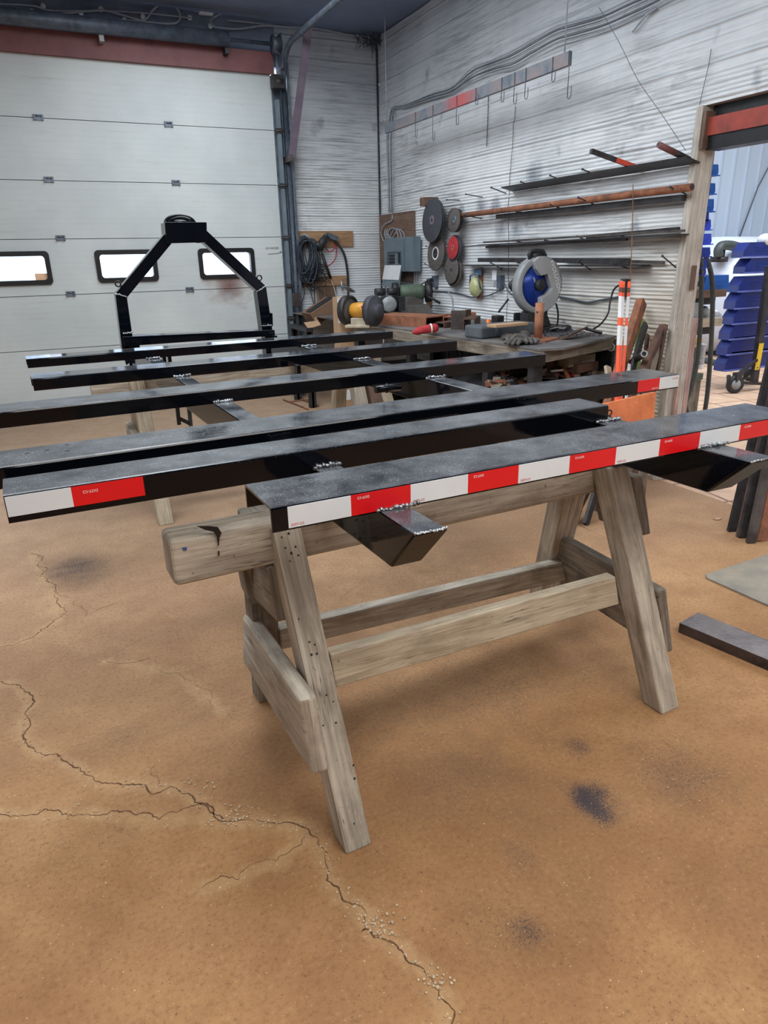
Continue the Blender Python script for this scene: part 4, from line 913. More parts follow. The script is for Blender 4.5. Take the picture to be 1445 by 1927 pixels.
# hanging painted board
a = atx(726, 237, XR-.35); b = atx(1072, 119, XR-.35)
a.z = b.z = (a.z+b.z)/2
t = NT('paint_spattered_board'); p = t.pos(); c = t.ramp(t.noise(p, 7, 5, .7), [(.3, lin((84, 92, 104))), (.45, lin((108, 116, 126))), (.6, lin((134, 122, 122))), (.72, lin((104, 108, 118)))])
pk = t.n('ShaderNodeSeparateXYZ'); t.l(p, pk.inputs[0])
rr = t.math('ABSOLUTE', t.math('SUBTRACT', pk.outputs[1], atx(868, 188, XR-.35).y)); c = t.mix(t.ramp(t.math('ADD', rr, t.math('MULTIPLY', t.noise(p, 14, 4, .7), .3)), [(.2, W3), (.45, B3)]), c, lin((168, 82, 84)))
MSP = t.set(c, .6)
rt = root('hanging_board', (a+b)/2, 'long paint-spattered board hanging on wires along the right wall', 'hanging rail')
obj('board', MB().bar(a, b, .03, .082), MSP, rt)
for px, py0, py1 in ((785, 213, 240), (818, 205, 248), (863, 200, 232), (899, 190, 200), (948, 160, 182), (972, 155, 188), (993, 150, 182), (1043, 138, 158), (1075, 132, 190)):
    q = atx(px, py0, XR-.35); q.z = a.z-.02; L = (py1-py0)*mpp(q)
    pts = [q+V((-.02, 0, .06)), q+V((-.02, 0, -L))]
    for k in range(7):
        an = math.pi*k/6; pts.append(q+V((-.02, -.018+.018*math.cos(an), -L-.018*math.sin(an))))
    pts.append(pts[-1]+V((0, 0, .05))); obj('wire_hook', MB().tube(pts, .0028, 5), MWIRED, rt)
for px in (726, 1069):
    q = atx(px, 200, XR-.35); q.z = a.z; q.y = (a.y-.02) if px < 800 else b.y+.06
    obj('hanging_wire', MB().tube([q+V((0, 0, .04)), V((q.x, q.y, CZ+.01))], .005, 6), MWIRE, rt)
cab([(1127, 14, .2), (1165, 80, .2), (1200, 150, .17), (1245, 215, .14), (1290, 283, .1)], .0018, MWIRED, 'thin slack wire hanging diagonally above the flat bar', cat='wire', nm='wire')

# ================================================================ WORKBENCH
BZ = .955
bc = atz(1015, 657, BZ); bl = atz(741, 618, BZ); br_p = atx(1160, 634, XR-.02)
bd = (bl-bc).normalized(); by2 = 6.55; far = bc+bd*((by2-bc.y)/bd.y)
wbn = root('workbench', (bc.x+.3, 5, 0), 'long grimy workbench with a dark steel top along the corrugated right wall', 'workbench')
t = NT('grimy_bench_top'); p = t.pos(); c = t.ramp(t.noise(p, 4, 6, .65), [(.3, lin((62, 60, 62))), (.55, lin((106, 104, 104))), (.75, lin((134, 124, 112)))])
c = t.mix(t.ramp(t.noise(p, 90, 3, .6), [(.55, B3), (.7, (.6,)*3)]), c, lin((50, 52, 60))); t.bump(t.noise(p, 60, 3), .3, .004); MBT = t.set(c, .6)
top = [(bc.x, bc.y), (bc.x+.18, bc.y-.03), (XR-.02, br_p.y), (XR-.02, YB-.02), (far.x-.02, YB-.02)]
mb = MB(); mb.prism([(x, y, BZ-.014) for x, y in top][::-1], (0, 0, .014)); obj('top_plate', mb, MBT, wbn)
mb = MB(); mb.bar((bc.x+.025, bc.y, BZ-.055), (far.x+.025, far.y, BZ-.055), .04, .078); obj('front_board', mb, MW2, wbn, .003)
mb = MB(); mb.bar((bc.x+.01, bc.y+.02, BZ-.055), (XR-.03, br_p.y+.03, BZ-.055), .04, .078); obj('end_board', mb, MW2, wbn, .003)
for x, y in ((bc.x+.09, bc.y+.7), (bc.x+.09, bc.y+.15), (far.x+.08, by2-.4), (bc.x+.02, 5.45), (XR-.1, br_p.y+.2), (XR-.1, 6.5)):
    mb = MB(); mb.box((x, y, (BZ-.09)/2), (.07, .07, BZ-.09)); obj('leg', mb, MDK, wbn)
obj('back_panel', MB().box((XR-.035, 5.3, .46), (.02, 2.7, .92)), MRUB, wbn)  # added dark sheet, stands for the shade on the wall below the bench
obj('shelf_board', MB().box((XR-.49, 5.55, .435), (.86, 2.9, .03)), MDK, wbn)
sk = [atz(1062, 660, BZ-.09), None]
q = atx(1150, 653, XR-.05); obj('ring_mark', MB().lathe([(.022, 0), (.022, .004), (.03, .004), (.03, 0), (.022, 0)], q, (-1, -.3, 0), 20), MPAP, wbn)

def on(px, py, z=BZ): return atz(px, py, z)
# chop saw
YS = 4.45
def sp(px, py, y=YS): return aty(px, py, y)
cs = root('chop_saw', (sp(1035, 612).x, YS+.1, BZ), 'silver and black metal chop saw with a blue blade standing raised on the bench', 'saw')
cc = sp(1016, 540); s = mpp(cc)
def c4(x, y): return (760+x/3.284, 350+y/3.284)
def circ(c, r, n=40, a0=0, a1=2*math.pi): return [V((c.x+r*math.cos(a), c.y, c.z+r*math.sin(a))) for a in np.linspace(a0, a1, n)]
gc = sp(*c4(843, 612)); R_o = 52*s; R_i = 41*s
mb = MB(); mb.lathe([(R_i, 0), (R_o*.97, -.004), (R_o, .006), (R_o, .07), (R_i, .07), (R_i, 0)], gc, (0, 1, 0), 48); obj('blade_guard', mb, MGRYL, cs)
mb = MB(); mb.lathe([(.01, .0), (R_i*1.01, 0), (R_i*1.01, .003), (.01, .003)], gc+V((0, .02, 0)), (0, 1, 0), 48); obj('blade', mb, pm('blue_blade', (30, 66, 160), (24, 54, 138), 4, .28, .3, 0), cs)
mb = MB(); mb.lathe([(.012, -.012), (.04, -.012), (.045, .0), (.045, .02), (.01, .02)], gc+V((0, -.005, 0)), (0, 1, 0), 24); mb.lathe([(.004, 0), (.014, 0), (.014, .012)], gc+V((0, -.028, 0)), (0, 1, 0), 6, False); obj('arbor_flange', mb, MRUB, cs)
poly = [(805, 462), (835, 438), (868, 438), (915, 462), (955, 515), (976, 590), (958, 680), (932, 738), (868, 782), (850, 740), (852, 690), (885, 672), (918, 632), (890, 545), (850, 555), (820, 512)]
mb = MB(); mb.prism([sp(*c4(*q), YS-.03) for q in poly], (0, .13, 0)); obj('upper_guard', mb, pm('silver_guard', (176, 178, 180), (150, 152, 154), 6, .35), cs, .006)
ta = sp(*c4(928, 508), YS-.0325); tb = sp(*c4(952, 612), YS-.0325); d_ = (tb-ta)
text('guard_lettering', 'eVOLUTION', (ta+tb)/2, d_, V((0, 0, 1)), .046, MTXT, cs)
ta = sp(*c4(800, 560), YS+.015); tb = sp(*c4(812, 600), YS+.015); text('blade_lettering', 'eVO', (ta+tb)/2, (tb-ta), V((0, 0, 1)), .022, MTXT, cs)
hp = [c4(*q) for q in ((765, 415), (775, 395), (855, 392), (872, 402), (880, 440), (865, 432), (850, 408), (795, 410), (785, 420), (793, 462), (783, 470))]
mb = MB(); mb.tube([sp(*q, YS+.02) for q in [c4(783, 462), c4(774, 425), c4(782, 403), c4(815, 399), c4(856, 402), c4(869, 425), c4(874, 448)]], .016, 8); mb.tube([sp(*q, YS+.03) for q in [c4(790, 440), c4(820, 425), c4(860, 440)]], .03, 8); obj('handle', mb, MRUB, cs)
mb = MB(); q = sp(*c4(712, 598), YS+.1); mb.cyl(q+V((.06, 0, 0)), q+V((-.0, 0, 0)), .045, 16); mb.cyl((gc.x, YS+.07, gc.z), (gc.x, YS+.2, gc.z), .06, 20); mb.ball((gc.x-.1, YS+.12, gc.z), (.1, .06, .06)); obj('motor', mb, MRUB, cs)
mb = MB(); mb.prism([sp(*c4(*q), YS+.0) for q in ((765, 790), (790, 770), (880, 775), (912, 862), (905, 868), (765, 868))], (0, .10, 0)); obj('pivot_bracket', mb, MDK, cs, .004)
bq = sp(*c4(845, 868)); mb = MB(); mb.box((bq.x+.03, YS+.1, BZ+.02), (.46, .3, .04)); mb.box((bq.x+.05, YS+.2, BZ+.09), (.32, .02, .1)); obj('base', mb, MDK, cs, .004)
mb = MB(); mb.box((bq.x-.02, YS+.1, (BZ+.03+bq.z)/2), (.1, .12, max(.05, bq.z-BZ))); obj('pedestal', mb, MDK, cs, .004)
# rusty post on its base plate
pb = atz(1012, 640, BZ); s = mpp(pb); ptop = pb.z+(643-577)*s*1.02
ps = root('steel_post', pb, 'short rusty round post welded to a square plate at the bench corner', 'post')
obj('tube', MB().tube([(pb.x, pb.y, BZ+.006), (pb.x, pb.y, ptop)], 8.2*s, 20), pm('orange_rust_post', (176, 122, 92), (128, 86, 66), 16, .8, .1, .3), ps)
obj('plate', MB().box((pb.x, pb.y, BZ+.006), (.24, .22, .012), .5), MRUST, ps)
obj('hole', MB().cyl((pb.x-8.2*s+.0, pb.y-.01, ptop-.06), (pb.x-8.2*s+.012, pb.y-.012, ptop-.06), .008, 10), MRUB, ps)
# bench clutter
def bx(nm, px, py, sz, rz, m, lb, cat, z=BZ, bevel=.003, tilt=0):
    q = atz(px, py, z); return thing(nm, MB().box((q.x, q.y, z+sz[2]/2+.001), sz, rz, tilt), m, lb, cat, None, bevel)
def channel(nm, px, py, L, w, h, rz, m, lb, th=.01, z=BZ, up=False):
    q = atz(px, py, z); d = V((math.cos(rz), math.sin(rz), 0)); n = V((-d.y, d.x, 0)); a = V((q.x, q.y, z+.001))
    prof = [(-w/2, 0), (-w/2, h), (w/2, h), (w/2, 0), (w/2-th, 0), (w/2-th, h-th), (-w/2+th, h-th), (-w/2+th, 0)]
    return thing(nm, MB().prism([a+n*x+V((0, 0, zz)) for x, zz in prof], d*L), m, lb, 'steel offcut')
def tubeoff(nm, px, py, L, w, h, rz, m, lb, z=BZ, th=.008):
    q = atz(px, py, z); d = V((math.cos(rz), math.sin(rz), 0)); n = V((-d.y, d.x, 0)); a = V((q.x, q.y, z+.001)); rt = root(nm, a, lb, 'steel tube'); mb = MB()
    for x0, x1, z0, z1 in ((-w/2, w/2, 0, th), (-w/2, w/2, h-th, h), (-w/2, -w/2+th, th, h-th), (w/2-th, w/2, th, h-th)):
        mb.prism([a+n*x0+V((0, 0, z0)), a+n*x1+V((0, 0, z0)), a+n*x1+V((0, 0, z1)), a+n*x0+V((0, 0, z1))], d*L)
    obj('walls', mb, m, rt); return rt
channel('steel_channel', 822, 614, .62, .30, .085, 1.95, MRUST, 'wide rusty steel channel, largest of the offcuts on the bench')
channel('steel_channel', 805, 605, .30, .10, .05, .25, MRUSTD, 'small brown channel offcut on the bench left of the widest channel')
channel('steel_channel', 828, 617, .22, .10, .045, .3, MRUSTD, 'small dark channel offcut in front of the widest rusty channel')
tubeoff('square_tube', 843, 613, .2, .09, .075, .9, MRUST, 'short rusty tube offcut right of the widest channel')
bx('steel_plate', 862, 620, (.12, .02, .15), -.5, MST, 'upright grey angle plate on the bench left of the open tube', 'steel offcut')
bx('steel_plate', 874, 616, (.16, .02, .14), .4, MRUSTD, 'upright brown plate behind the grey angle plate', 'steel offcut')
tubeoff('square_tube', 882, 623, .30, .095, .095, .85, MRUSTD, 'open brown square tube lying in the middle of the bench')
bx('steel_plate', 862, 600, (.8, .05, .05), .0, MRUST, 'long low rusty strip against the wall behind the bench offcuts', 'steel offcut')
# red cloth
q = atz(800, 629, BZ); rt = root('red_rag', q, 'rolled red rag with a white stripe lying on the bench', 'rag')
a = V((q.x-.06, q.y, BZ+.035)); b = a+V((.13, -.03, .01))
mb = MB(); mb.tube([a+V((-.05, -.01, -.02)), a+V((-.01, 0, -.005)), (a+b)/2+V((0, 0, .0)), b, b+V((.02, 0, 0))], [.010, .026, .032, .036, .026], 12); mb.ball(a+V((-.02, -.03, -.01)), (.05, .03, .022)); obj('cloth', mb, MREDF, rt)
mb = MB(); m_ = a+(b-a)*.75; mb.lathe([(.034, -.006), (.0375, 0), (.036, .006)], m_+V((0, 0, .002)), b-a, 14); obj('stripe', mb, MPAP, rt)
# orange Y-shaped clamp handle
q = atz(915, 622, BZ+.02); rt = root('spring_clamp', q, 'orange Y-shaped clamp lying on the bench edge of the offcuts', 'clamp')
mb = MB(); A = aty(919, 601, q.y); C = aty(919, 612, q.y); 
mb.tube([A, C, aty(913, 620, q.y)], [.016, .017, .011], 10); mb.tube([C, aty(926, 621, q.y)], [.017, .012], 10); obj('grip', mb, pm('orange_grip', (236, 134, 66), (208, 104, 44), 20, .45), rt)
# pipe clamp / vise parts behind
q = atz(955, 612, BZ+.04); rt = root('pipe_clamp', q, 'dark bench clamp with a bright bar between its jaws', 'clamp')
A = aty(938, 612, q.y); B = aty(977, 608, q.y); obj('bar', MB().tube([A, B], .011, 10), MSILV, rt)
obj('jaw', MB().box(A+V((-.01, 0, .0)), (.07, .08, .15)), MDK, rt, .006); obj('jaw', MB().box(B+V((.03, 0, .0)), (.10, .08, .16)), MDK, rt, .006); obj('screw', MB().tube([A+V((-.02, -.02, .1)), A+V((.05, -.05, .2))], .008, 8), MDK, rt)
# grey tool case with clip
q = atz(955, 634, BZ); rt = root('tool_case', q, 'flat grey tool case on the bench behind the dark gloves', 'case')
obj('body', MB().box((q.x, q.y+.10, BZ+.045), (.52, .2, .09), .1), pm('grey_case', (92, 98, 102), (72, 78, 84), 9, .5), rt, .015)
obj('latch', MB().box((q.x-.1, q.y-.012, BZ+.05), (.03, .012, .06), .1), MGALV, rt)
bx('wood_offcut', 955, 614, (.30, .10, .02), .1, MCARD, 'tan board lying on top of the grey tool case', 'board', z=BZ+.092)
# gloves: palm and five fingers
def glove(px, py, rz, lb, m):
    q = atz(px, py, BZ+.02); rt = root('work_glove', q, lb, 'glove'); R = Matrix.Rotation(rz, 3, 'Z')
    mb = MB(); mb.ball(q, (.055, .05, .024)); obj('palm', mb, m, rt)
    for k in range(4):
        a = q+R @ V((-.03, -.042+.028*k, .0)); L = (.075, .09, .085, .065)[k]
        obj('finger', MB().tube([a, a+R @ V((-L*.5, .002*(k-1.5), .012)), a+R @ V((-L, .004*(k-1.5), -.004)), a+R @ V((-L-.008, 0, -.008))], [.014, .0145, .013, .006], 9), m, rt)
    a = q+R @ V((.01, -.045, 0)); obj('thumb', MB().tube([a, a+R @ V((-.035, -.03, .004)), a+R @ V((-.06, -.035, 0))], [.016, .014, .008], 9), m, rt)
    obj('cuff', MB().tube([q+R @ V((.03, 0, 0)), q+R @ V((.1, 0, .002))], [.038, .044], 12), m, rt)
MGV = pm('grey_glove', (96, 92, 88), (56, 54, 56), 30, .8)
glove(975, 642, .5, 'dark work glove lying on the bench edge, its fingers pointing left', MGV)
glove(990, 640, 1.1, 'second dark glove tucked against the rusty post on the bench', MGV)
glove(972, 633, .2, 'grey glove behind the front gloves beside the tool case', pm('lighter_glove', (120, 114, 106), (84, 80, 76), 30, .85))
# metal shavings and angle offcuts at the bench end
mb = MB()
for _ in range(900):
    px = random.gauss(1075, 48); py = random.gauss(622, 8)
    q = atz(min(max(px, 1025), 1155), min(max(py, 612), 634), BZ)
    if q.x > XR-.05 or q.y < br_p.y+.03: continue
    r = random.uniform(.004, .011); a = random.random()*6.3; z = BZ+random.uniform(0, .02); mb.bar((q.x, q.y, z), (q.x+r*2*math.cos(a), q.y+r*2*math.sin(a), z+random.uniform(0, .008)), r*.6, .002)
thing('metal_shavings', mb, pm('blue_grey_swarf', (112, 114, 128), (70, 72, 86), 40, .35, .7), 'blue-grey heap of metal shavings on the right end of the bench', 'metal shavings')['kind'] = 'stuff'
for i in range(9):
    q = atz(random.uniform(1035, 1075), random.uniform(612, 626), BZ); a = random.random()*3
    thing('cloth_scrap', MB().box((q.x, q.y, BZ+.03), (random.uniform(.05, .13), random.uniform(.03, .06), .006), a, random.uniform(-.6, .6)), pm('pale_scrap', (170, 168, 168), (120, 118, 120)), 'small pale metal scrap lying in the shavings beside the saw', 'metal scrap', 'scraps in the shavings')
A = atz(1060, 637, BZ+.01); B = atx(1100, 617, XR-.25); B.z = BZ+.10; C = atz(1133, 627, BZ+.02)
B = aty(1098, 618, (A.y+C.y)/2+.1)
thing('frame_offcut', MB().bar(A, B, .07, .012, (0, .4, 1)), MRUSTD, 'brown bar leaning up from the bench edge left of the marker stakes', 'steel offcut')
thing('frame_offcut', MB().bar(B+V((.01, 0, .0)), C, .05, .012, (0, .4, 1)), MDK, 'dark bar leaning down towards the bench end beside the marker stakes', 'steel offcut')

# bench grinders
def grinder(q, ax, rw, body_r, L, mbody, lb, guards, foot_h, nm):
    rt = root(nm, q, lb, 'bench grinder'); c = V((q.x, q.y, BZ+foot_h+body_r)); ax = V(ax).normalized()
    mb = MB(); mb.lathe([(body_r*.55, -L/2), (body_r*.92, -L/2+.02), (body_r, -L/2+.05), (body_r, L/2-.05), (body_r*.92, L/2-.02), (body_r*.55, L/2)], c, ax, 24); obj('motor_housing', mb, mbody, rt)
    for s_ in (-1, 1):
        w = c+ax*(s_*(L/2+.035)); mb = MB(); mb.lathe([(.02, -.022), (rw*.82, -.022), (rw*.84, 0), (rw*.82, .022), (.02, .022)], w, ax, 30); obj('wheel', mb, MCONC, rt)
        mb = MB(); mb.lathe([(rw*.86, -.035), (rw, -.032), (rw, .032), (rw*.5, .036), (.03, .042), (.01, .042)] if s_ < 0 and guards == 'dome' else [(rw*.86, -.03), (rw, -.03), (rw, .03), (rw*.86, .03), (rw*.86, -.03)], w, ax*s_, 30); obj('wheel_guard', mb, MGRIT if guards == 'dome' else MDK, rt)
        mb = MB(); mb.lathe([(.005, 0), (.016, 0), (.016, .03)], w+ax*(s_*.02), ax*s_, 6, False); obj('nut', mb, MST, rt)
    return rt, c, ax
# yellow grinder, large dark wheel guard facing the camera
qg = atz(700, 616, BZ); qg = V((qg.x-.06, qg.y+.1, BZ))
rt, c, ax = grinder(qg, (.50, -.86, 0), .125, .068, .20, MYELG, 'yellow and black bench grinder with a big round guard, nearest the tall carton', 'ring', .07, 'bench_grinder')
w = c+ax*.125
mb = MB(); mb.lathe([(.13, .0), (.13, .03), (.12, .042), (.065, .048), (.058, .08), (.04, .092), (.01, .095)], w, ax, 36); obj('wheel_cover', mb, MGRIT, rt)
mb = MB(); mb.box((c.x-.03, c.y-.02, BZ+.04), (.13, .07, .08), -.6); mb.box((c.x-.03, c.y-.02, BZ+.012), (.22, .16, .024), -.6); obj('stand', mb, pm('cream_cast', (196, 184, 164), (150, 140, 124)), rt, .006)
obj('switch', MB().box(c+V((-.01, -.075, .02)), (.03, .02, .05)), MREDP, rt); obj('eye_shield', MB().box(c-ax*.15+V((0, -.05, .18)), (.1, .08, .01), .3, .5), MGALV, rt)
obj('wheel_label', MB().lathe([(.068, -.05), (.0685, -.049), (.0685, .049), (.068, .05)], c, ax, 24), MYELG, rt)
# grey-faced motor behind it
qm = aty(737, 573, 6.2); rt = root('electric_motor', (qm.x, qm.y, BZ), 'dark electric motor with a grey round end bell behind the yellow grinder', 'motor')
mz = qm.z; s = mpp(qm); ax = V((-.25, -1, 0)).normalized(); mb = MB(); mb.lathe([(.02, 0), (12*s, .004), (14.5*s, .02), (14.5*s, .05)], V((qm.x-.02, qm.y, mz))-ax*.0, -ax, 28); obj('end_bell', mb, MGRYL, rt)
mb = MB(); mb.lathe([(14*s, .05), (14*s, .26), (12*s, .28)], V((qm.x-.02, qm.y, mz)), -ax, 24); obj('body', mb, MDK, rt)
for dx in (-.09, .04): mb = MB(); mb.tube([(qm.x+dx-.04, qm.y+.08, mz+.115), (qm.x+dx+.05, qm.y+.08, mz+.115)], .036, 12); obj('capacitor_cover', mb, MRUB, rt)
obj('mount', MB().box((qm.x+.02, qm.y+.15, (BZ+mz-.07)/2), (.22, .2, mz-.07-BZ)), MDK, rt); obj('terminal_box', MB().box((qm.x+.13, qm.y+.1, mz), (.07, .12, .13)), MRUB, rt)
bx('tool_box', 735, 594, (.34, .22, .11), .05, MRUB, 'black metal box on the bench under the grey-faced motor', 'box')
# big green grinder on a grey pedestal
qp = atz(777, 594, BZ); rt, c, ax = grinder(V((qp.x, qp.y+.02, BZ)), (.93, -.36, 0), .10, .078, .27, MGRN, 'large old green bench grinder on a concrete-grey block near the corner', 'ring', .15, 'bench_grinder')
mb = MB(); mb.hexa([(c.x-.2, c.y-.12, BZ), (c.x+.2, c.y-.12, BZ), (c.x+.2, c.y+.12, BZ), (c.x-.2, c.y+.12, BZ), (c.x-.15, c.y-.09, BZ+.11), (c.x+.15, c.y-.09, BZ+.11), (c.x+.15, c.y+.09, BZ+.11), (c.x-.15, c.y+.09, BZ+.11)]); mb.box((c.x, c.y, BZ+.14), (.2, .14, .1)); obj('pedestal', mb, pm('pedestal_grey', (104, 100, 96), (80, 76, 74)), rt, .008)
obj('tool_rest', MB().tube([(c.x+.1, c.y-.12, BZ+.2), (c.x+.22, c.y-.2, BZ+.12)], .012, 8), MRUB, rt)

# ================================================================ BACK WALL HANGINGS
def bw(pa, pb, y0, y1): a = aty(*pa, y0); b = aty(*pb, y0); return MB().box(((a.x+b.x)/2, (y0+y1)/2, (a.z+b.z)/2), (abs(a.x-b.x), abs(y1-y0), abs(a.z-b.z)))
yb0 = YB-.035
thing('mounting_board', bw((553, 435), (665, 464), yb0, YB-.01), MWO, 'upper wide tan board on the back wall where the cord coil hangs', 'board')
thing('mounting_board', bw((563, 521), (652, 536), yb0, YB-.01), MWO, 'lower narrow tan board on the back wall under the cord coil', 'board')
thing('back_panel', bw((600, 537), (634, 600), yb0+.015, YB-.01), MWP, 'brown upright plywood piece below the lower tan board', 'board')
thing('edge_strip', bw((598, 537), (601, 610), yb0-.01, YB-.01), MWO, 'thin tan strip at the left edge of the brown upright plywood', 'strip')
thing('edge_strip', bw((632, 537), (635, 600), yb0-.01, YB-.01), MWO, 'thin tan strip at the right edge of the brown upright plywood', 'strip')
# cord coil
rt = root('extension_cord', aty(575, 450, YB-.1), 'thick coil of dark extension cord hanging on the upper tan board', 'cord')
mb = MB()
for i in range(26):
    x0 = 575+random.gauss(0, 5); w = random.uniform(12, 19); h0 = 447+random.uniform(-3, 6); h1 = random.uniform(505, 536); yy = YB-.06-random.random()*.12; dx = random.uniform(-6, 14); P = []
    for k in range(18):
        a = 2*math.pi*k/18; u = (1-math.cos(a))/2; P.append(aty(x0+w*math.sin(a)*(1-.25*u)+dx*u, h0+(h1-h0)*u, yy+.02*math.sin(a*2+i)))
    mb.tube(P, .0062, 5, True)
obj('coil', mb, pm('dark_cord', (66, 76, 88), (42, 50, 60), 20, .5), rt)
mb = MB()
for i in range(16):
    x0 = random.uniform(575, 606); y0_ = random.uniform(485, 520); P = []; yy = YB-.05-random.random()*.08
    for k in range(7): P.append(aty(x0+random.gauss(0, 11), y0_+k*random.uniform(2, 9), yy+random.gauss(0, .01)))
    Q = []
    for a, b in zip(P[:-1], P[1:]): Q += [a, (a*.5+b*.5)+V((random.gauss(0, .012), 0, random.gauss(0, .012)))]
    mb.tube(Q, .004, 5)
for px in (561, 570, 588, 592):
    mb.tube([aty(px+random.gauss(0, 3), y, YB-.06) for y in (500, 530, 560, 590)]+[aty(px+3, 606, YB-.05)] if px in (561,) else [aty(px+random.gauss(0, 3), y, YB-.06) for y in (500, 525, 550, 572)], .005, 5)
obj('tangle', mb, MRUB, rt)
obj('wall_hook', MB().tube([aty(566, 452, YB-.04), aty(566, 444, YB-.1), aty(573, 441, YB-.14), aty(581, 446, YB-.14), aty(583, 452, YB-.12)], .012, 8), MGRYL, rt)
# cutting torch / grease gun and hose
rt = root('angle_tool', aty(605, 460, YB-.12), 'dark pistol-shaped tool with a long tube hanging right of the cord coil', 'tool')
mb = MB(); mb.tube([aty(600, 468, YB-.12), aty(607, 455, YB-.12), aty(615, 443, YB-.12)], [.05, .045, .03], 12); mb.tube([aty(596, 456, YB-.12), aty(603, 470, YB-.12)], .04, 10); obj('body', mb, MRUB, rt)
obj('rod', MB().tube([aty(606, 478, YB-.1), aty(622, 524, YB-.07)], .017, 8), MDK, rt); obj('clip', MB().box(aty(625, 446, YB-.1), (.14, .05, .05), 0, .35), MGALV, rt)
obj('lever', MB().tube([aty(612, 441, YB-.14), aty(617, 455, YB-.14)], .01, 6), MGALV, rt)
cab([(612, 463, .08), (618, 473, .09), (628, 470, .09), (630, 458, .08)], .006, MREDF, 'small red cord loop beside the hanging tool', plane=YB)
cab([(632, 458, .08), (633, 474, .09), (630, 489, .09), (618, 500, .08), (606, 502, .07)], .006, MREDF, 'larger red cord loop beside the hanging tool', plane=YB)
cab([(628, 453, .1), (638, 462, .1), (648, 480, .1), (653, 505, .1), (655, 530, .1), (655, 562, .1)], .014, MDK, 'thick dark hose curving down the back wall to the tall carton', plane=YB, cat='hose', nm='hose')
cab([(622, 525, .06), (628, 540, .05), (633, 560, .06)], .004, MPAP, 'thin pale rod dangling below the hanging tool', plane=YB, cat='rod', nm='rod')
rt = root('air_fitting', aty(643, 535, YB-.06), 'small silver fitting dangling in front of the lower tan board', 'fitting'); obj('coupling', MB().tube([aty(642, 527, YB-.06), aty(643, 537, YB-.06), aty(645, 546, YB-.06)], [.01, .016, .008], 8), MSILV, rt)
# cartons
q = atz(655, 762, 0); zt_ = aty(633, 561, 6.0).z
q6 = aty(648, 600, 5.95); s = mpp(q6); zt_ = aty(648, 560, 5.95).z
rt = root('tall_carton', (q6.x, 6.0, 0), 'tall narrow cardboard carton with a white shipping label standing before the bench', 'box')
obj('box', MB().box((q6.x+.03, 6.05, zt_/2), (28*s, .16, zt_), .0), MCARD, rt)
yl_ = 5.968
obj('shipping_label', bw((636, 591), (660, 607), yl_, yl_-.002), MPAP, rt)
for x0, x1, y0_, y1_ in ((638, 642, 593, 603), (645, 648, 595, 605), (650, 653, 597, 605), (655, 658, 598, 605)): obj('label_print', bw((x0, y0_), (x1, y1_), yl_-.003, yl_-.004), MTXTK, rt)
obj('packing_tape', bw((634, 561), (646, 569), yl_, yl_-.002), MPAP, rt); obj('marking', bw((651, 562), (655, 568), yl_, yl_-.002), MPAP, rt)
obj('lower_label', bw((647, 734), (660, 752), yl_, yl_-.002), MPAP, rt)
# low shelf with open carton left of the tall one
za_ = aty(600, 612, 7.3).z
lt = root('low_table', (2.45, 7.4, 0), 'dark low table in the corner left of the tall carton', 'table'); tx0 = aty(562, 612, 7.3).x; tx1 = min(aty(640, 612, 7.3).x, far.x-.06)
obj('table_top', MB().box(((tx0+tx1)/2, 7.35, za_-.02), (tx1-tx0, .6, .04)), MDK, lt)
for x in (tx0+.05, tx1-.05):
    for y in (7.1, 7.6): obj('leg', MB().box((x, y, (za_-.04)/2), (.05, .05, za_-.04)), MDK, lt)
ca = aty(604, 600, 7.2); mb = MB(); e = (aty(633, 577, 7.2)-aty(592, 604, 7.2)).normalized(); up = V((-e.z, 0, e.x))
A = aty(596, 613, 7.2); mb.hexa([A, A+V((0, .3, 0)), A+V((0, .3, 0))+up*.14, A+up*.14, A+e*.33, A+e*.33+V((0, .3, 0)), A+e*.33+V((0, .3, 0))+up*.14, A+e*.33+up*.14])
rt = root('open_carton', (A.x, 7.2, za_), 'brown open carton tipped up on the low table', 'box'); obj('box', mb, MCARDD, rt)
obj('flap', MB().prism([aty(591, 600, 7.17), aty(595, 595, 7.17), aty(603, 612, 7.17), aty(599, 618, 7.17)], (0, .004, 0)), MCARD, rt)
mb = MB(); mb.bar(A+up*.145+V((0, .1, 0))+e*.02, A+e*.32+up*.145+V((0, .1, 0)), .12, .02, up); obj('contents', mb, MRUB, rt)
thing('flat_cardboard', MB().prism([aty(572, 608, 7.15), aty(598, 604, 7.15), aty(604, 612, 7.1), aty(580, 619, 7.1)], (0, 0, .006)), MCARD, 'flattened tan cardboard piece on the low table left of the open carton', 'cardboard')
thing('black_can', MB().cyl(aty(590, 606, 7.4), aty(590, 592, 7.4), .035, 12), MRUB, 'small dark canister behind the flattened cardboard', 'can')
# cables along the top of the back wall
def cabb(pts, r, m, lb, grp=None): return cab(pts, r, m, lb, grp, plane=YB)
cabb([(-20, 19, .08), (50, 22, .08), (100, 27, .08), (190, 19, .08), (230, 28, .08), (270, 38, .08), (287, 20, .1), (300, 10, .1), (325, 10, .1), (338, 25, .1), (335, 41, .08), (310, 44, .08), (230, 38, .08), (150, 34, .08), (60, 30, .08), (-20, 23, .08)], .009, MWIRE, 'long pale cable looping along the top of the wall above the big door')
cabb([(-20, 6, .08), (60, 10, .08), (100, 20, .08), (200, 20, .08), (290, 26, .08), (360, 34, .08)], .007, MWIRE, 'thin pale cable above the big door, highest of them')
cabb([(325, 13, .08), (350, 16, .08), (375, 22, .08), (400, 22, .08), (424, 22, .1), (410, 28, .1), (397, 38, .1), (400, 48, .1), (415, 52, .08), (450, 54, .08), (500, 48, .08), (560, 52, .08)], .008, MWIRE, 'pale cable looping right of the white splice box')
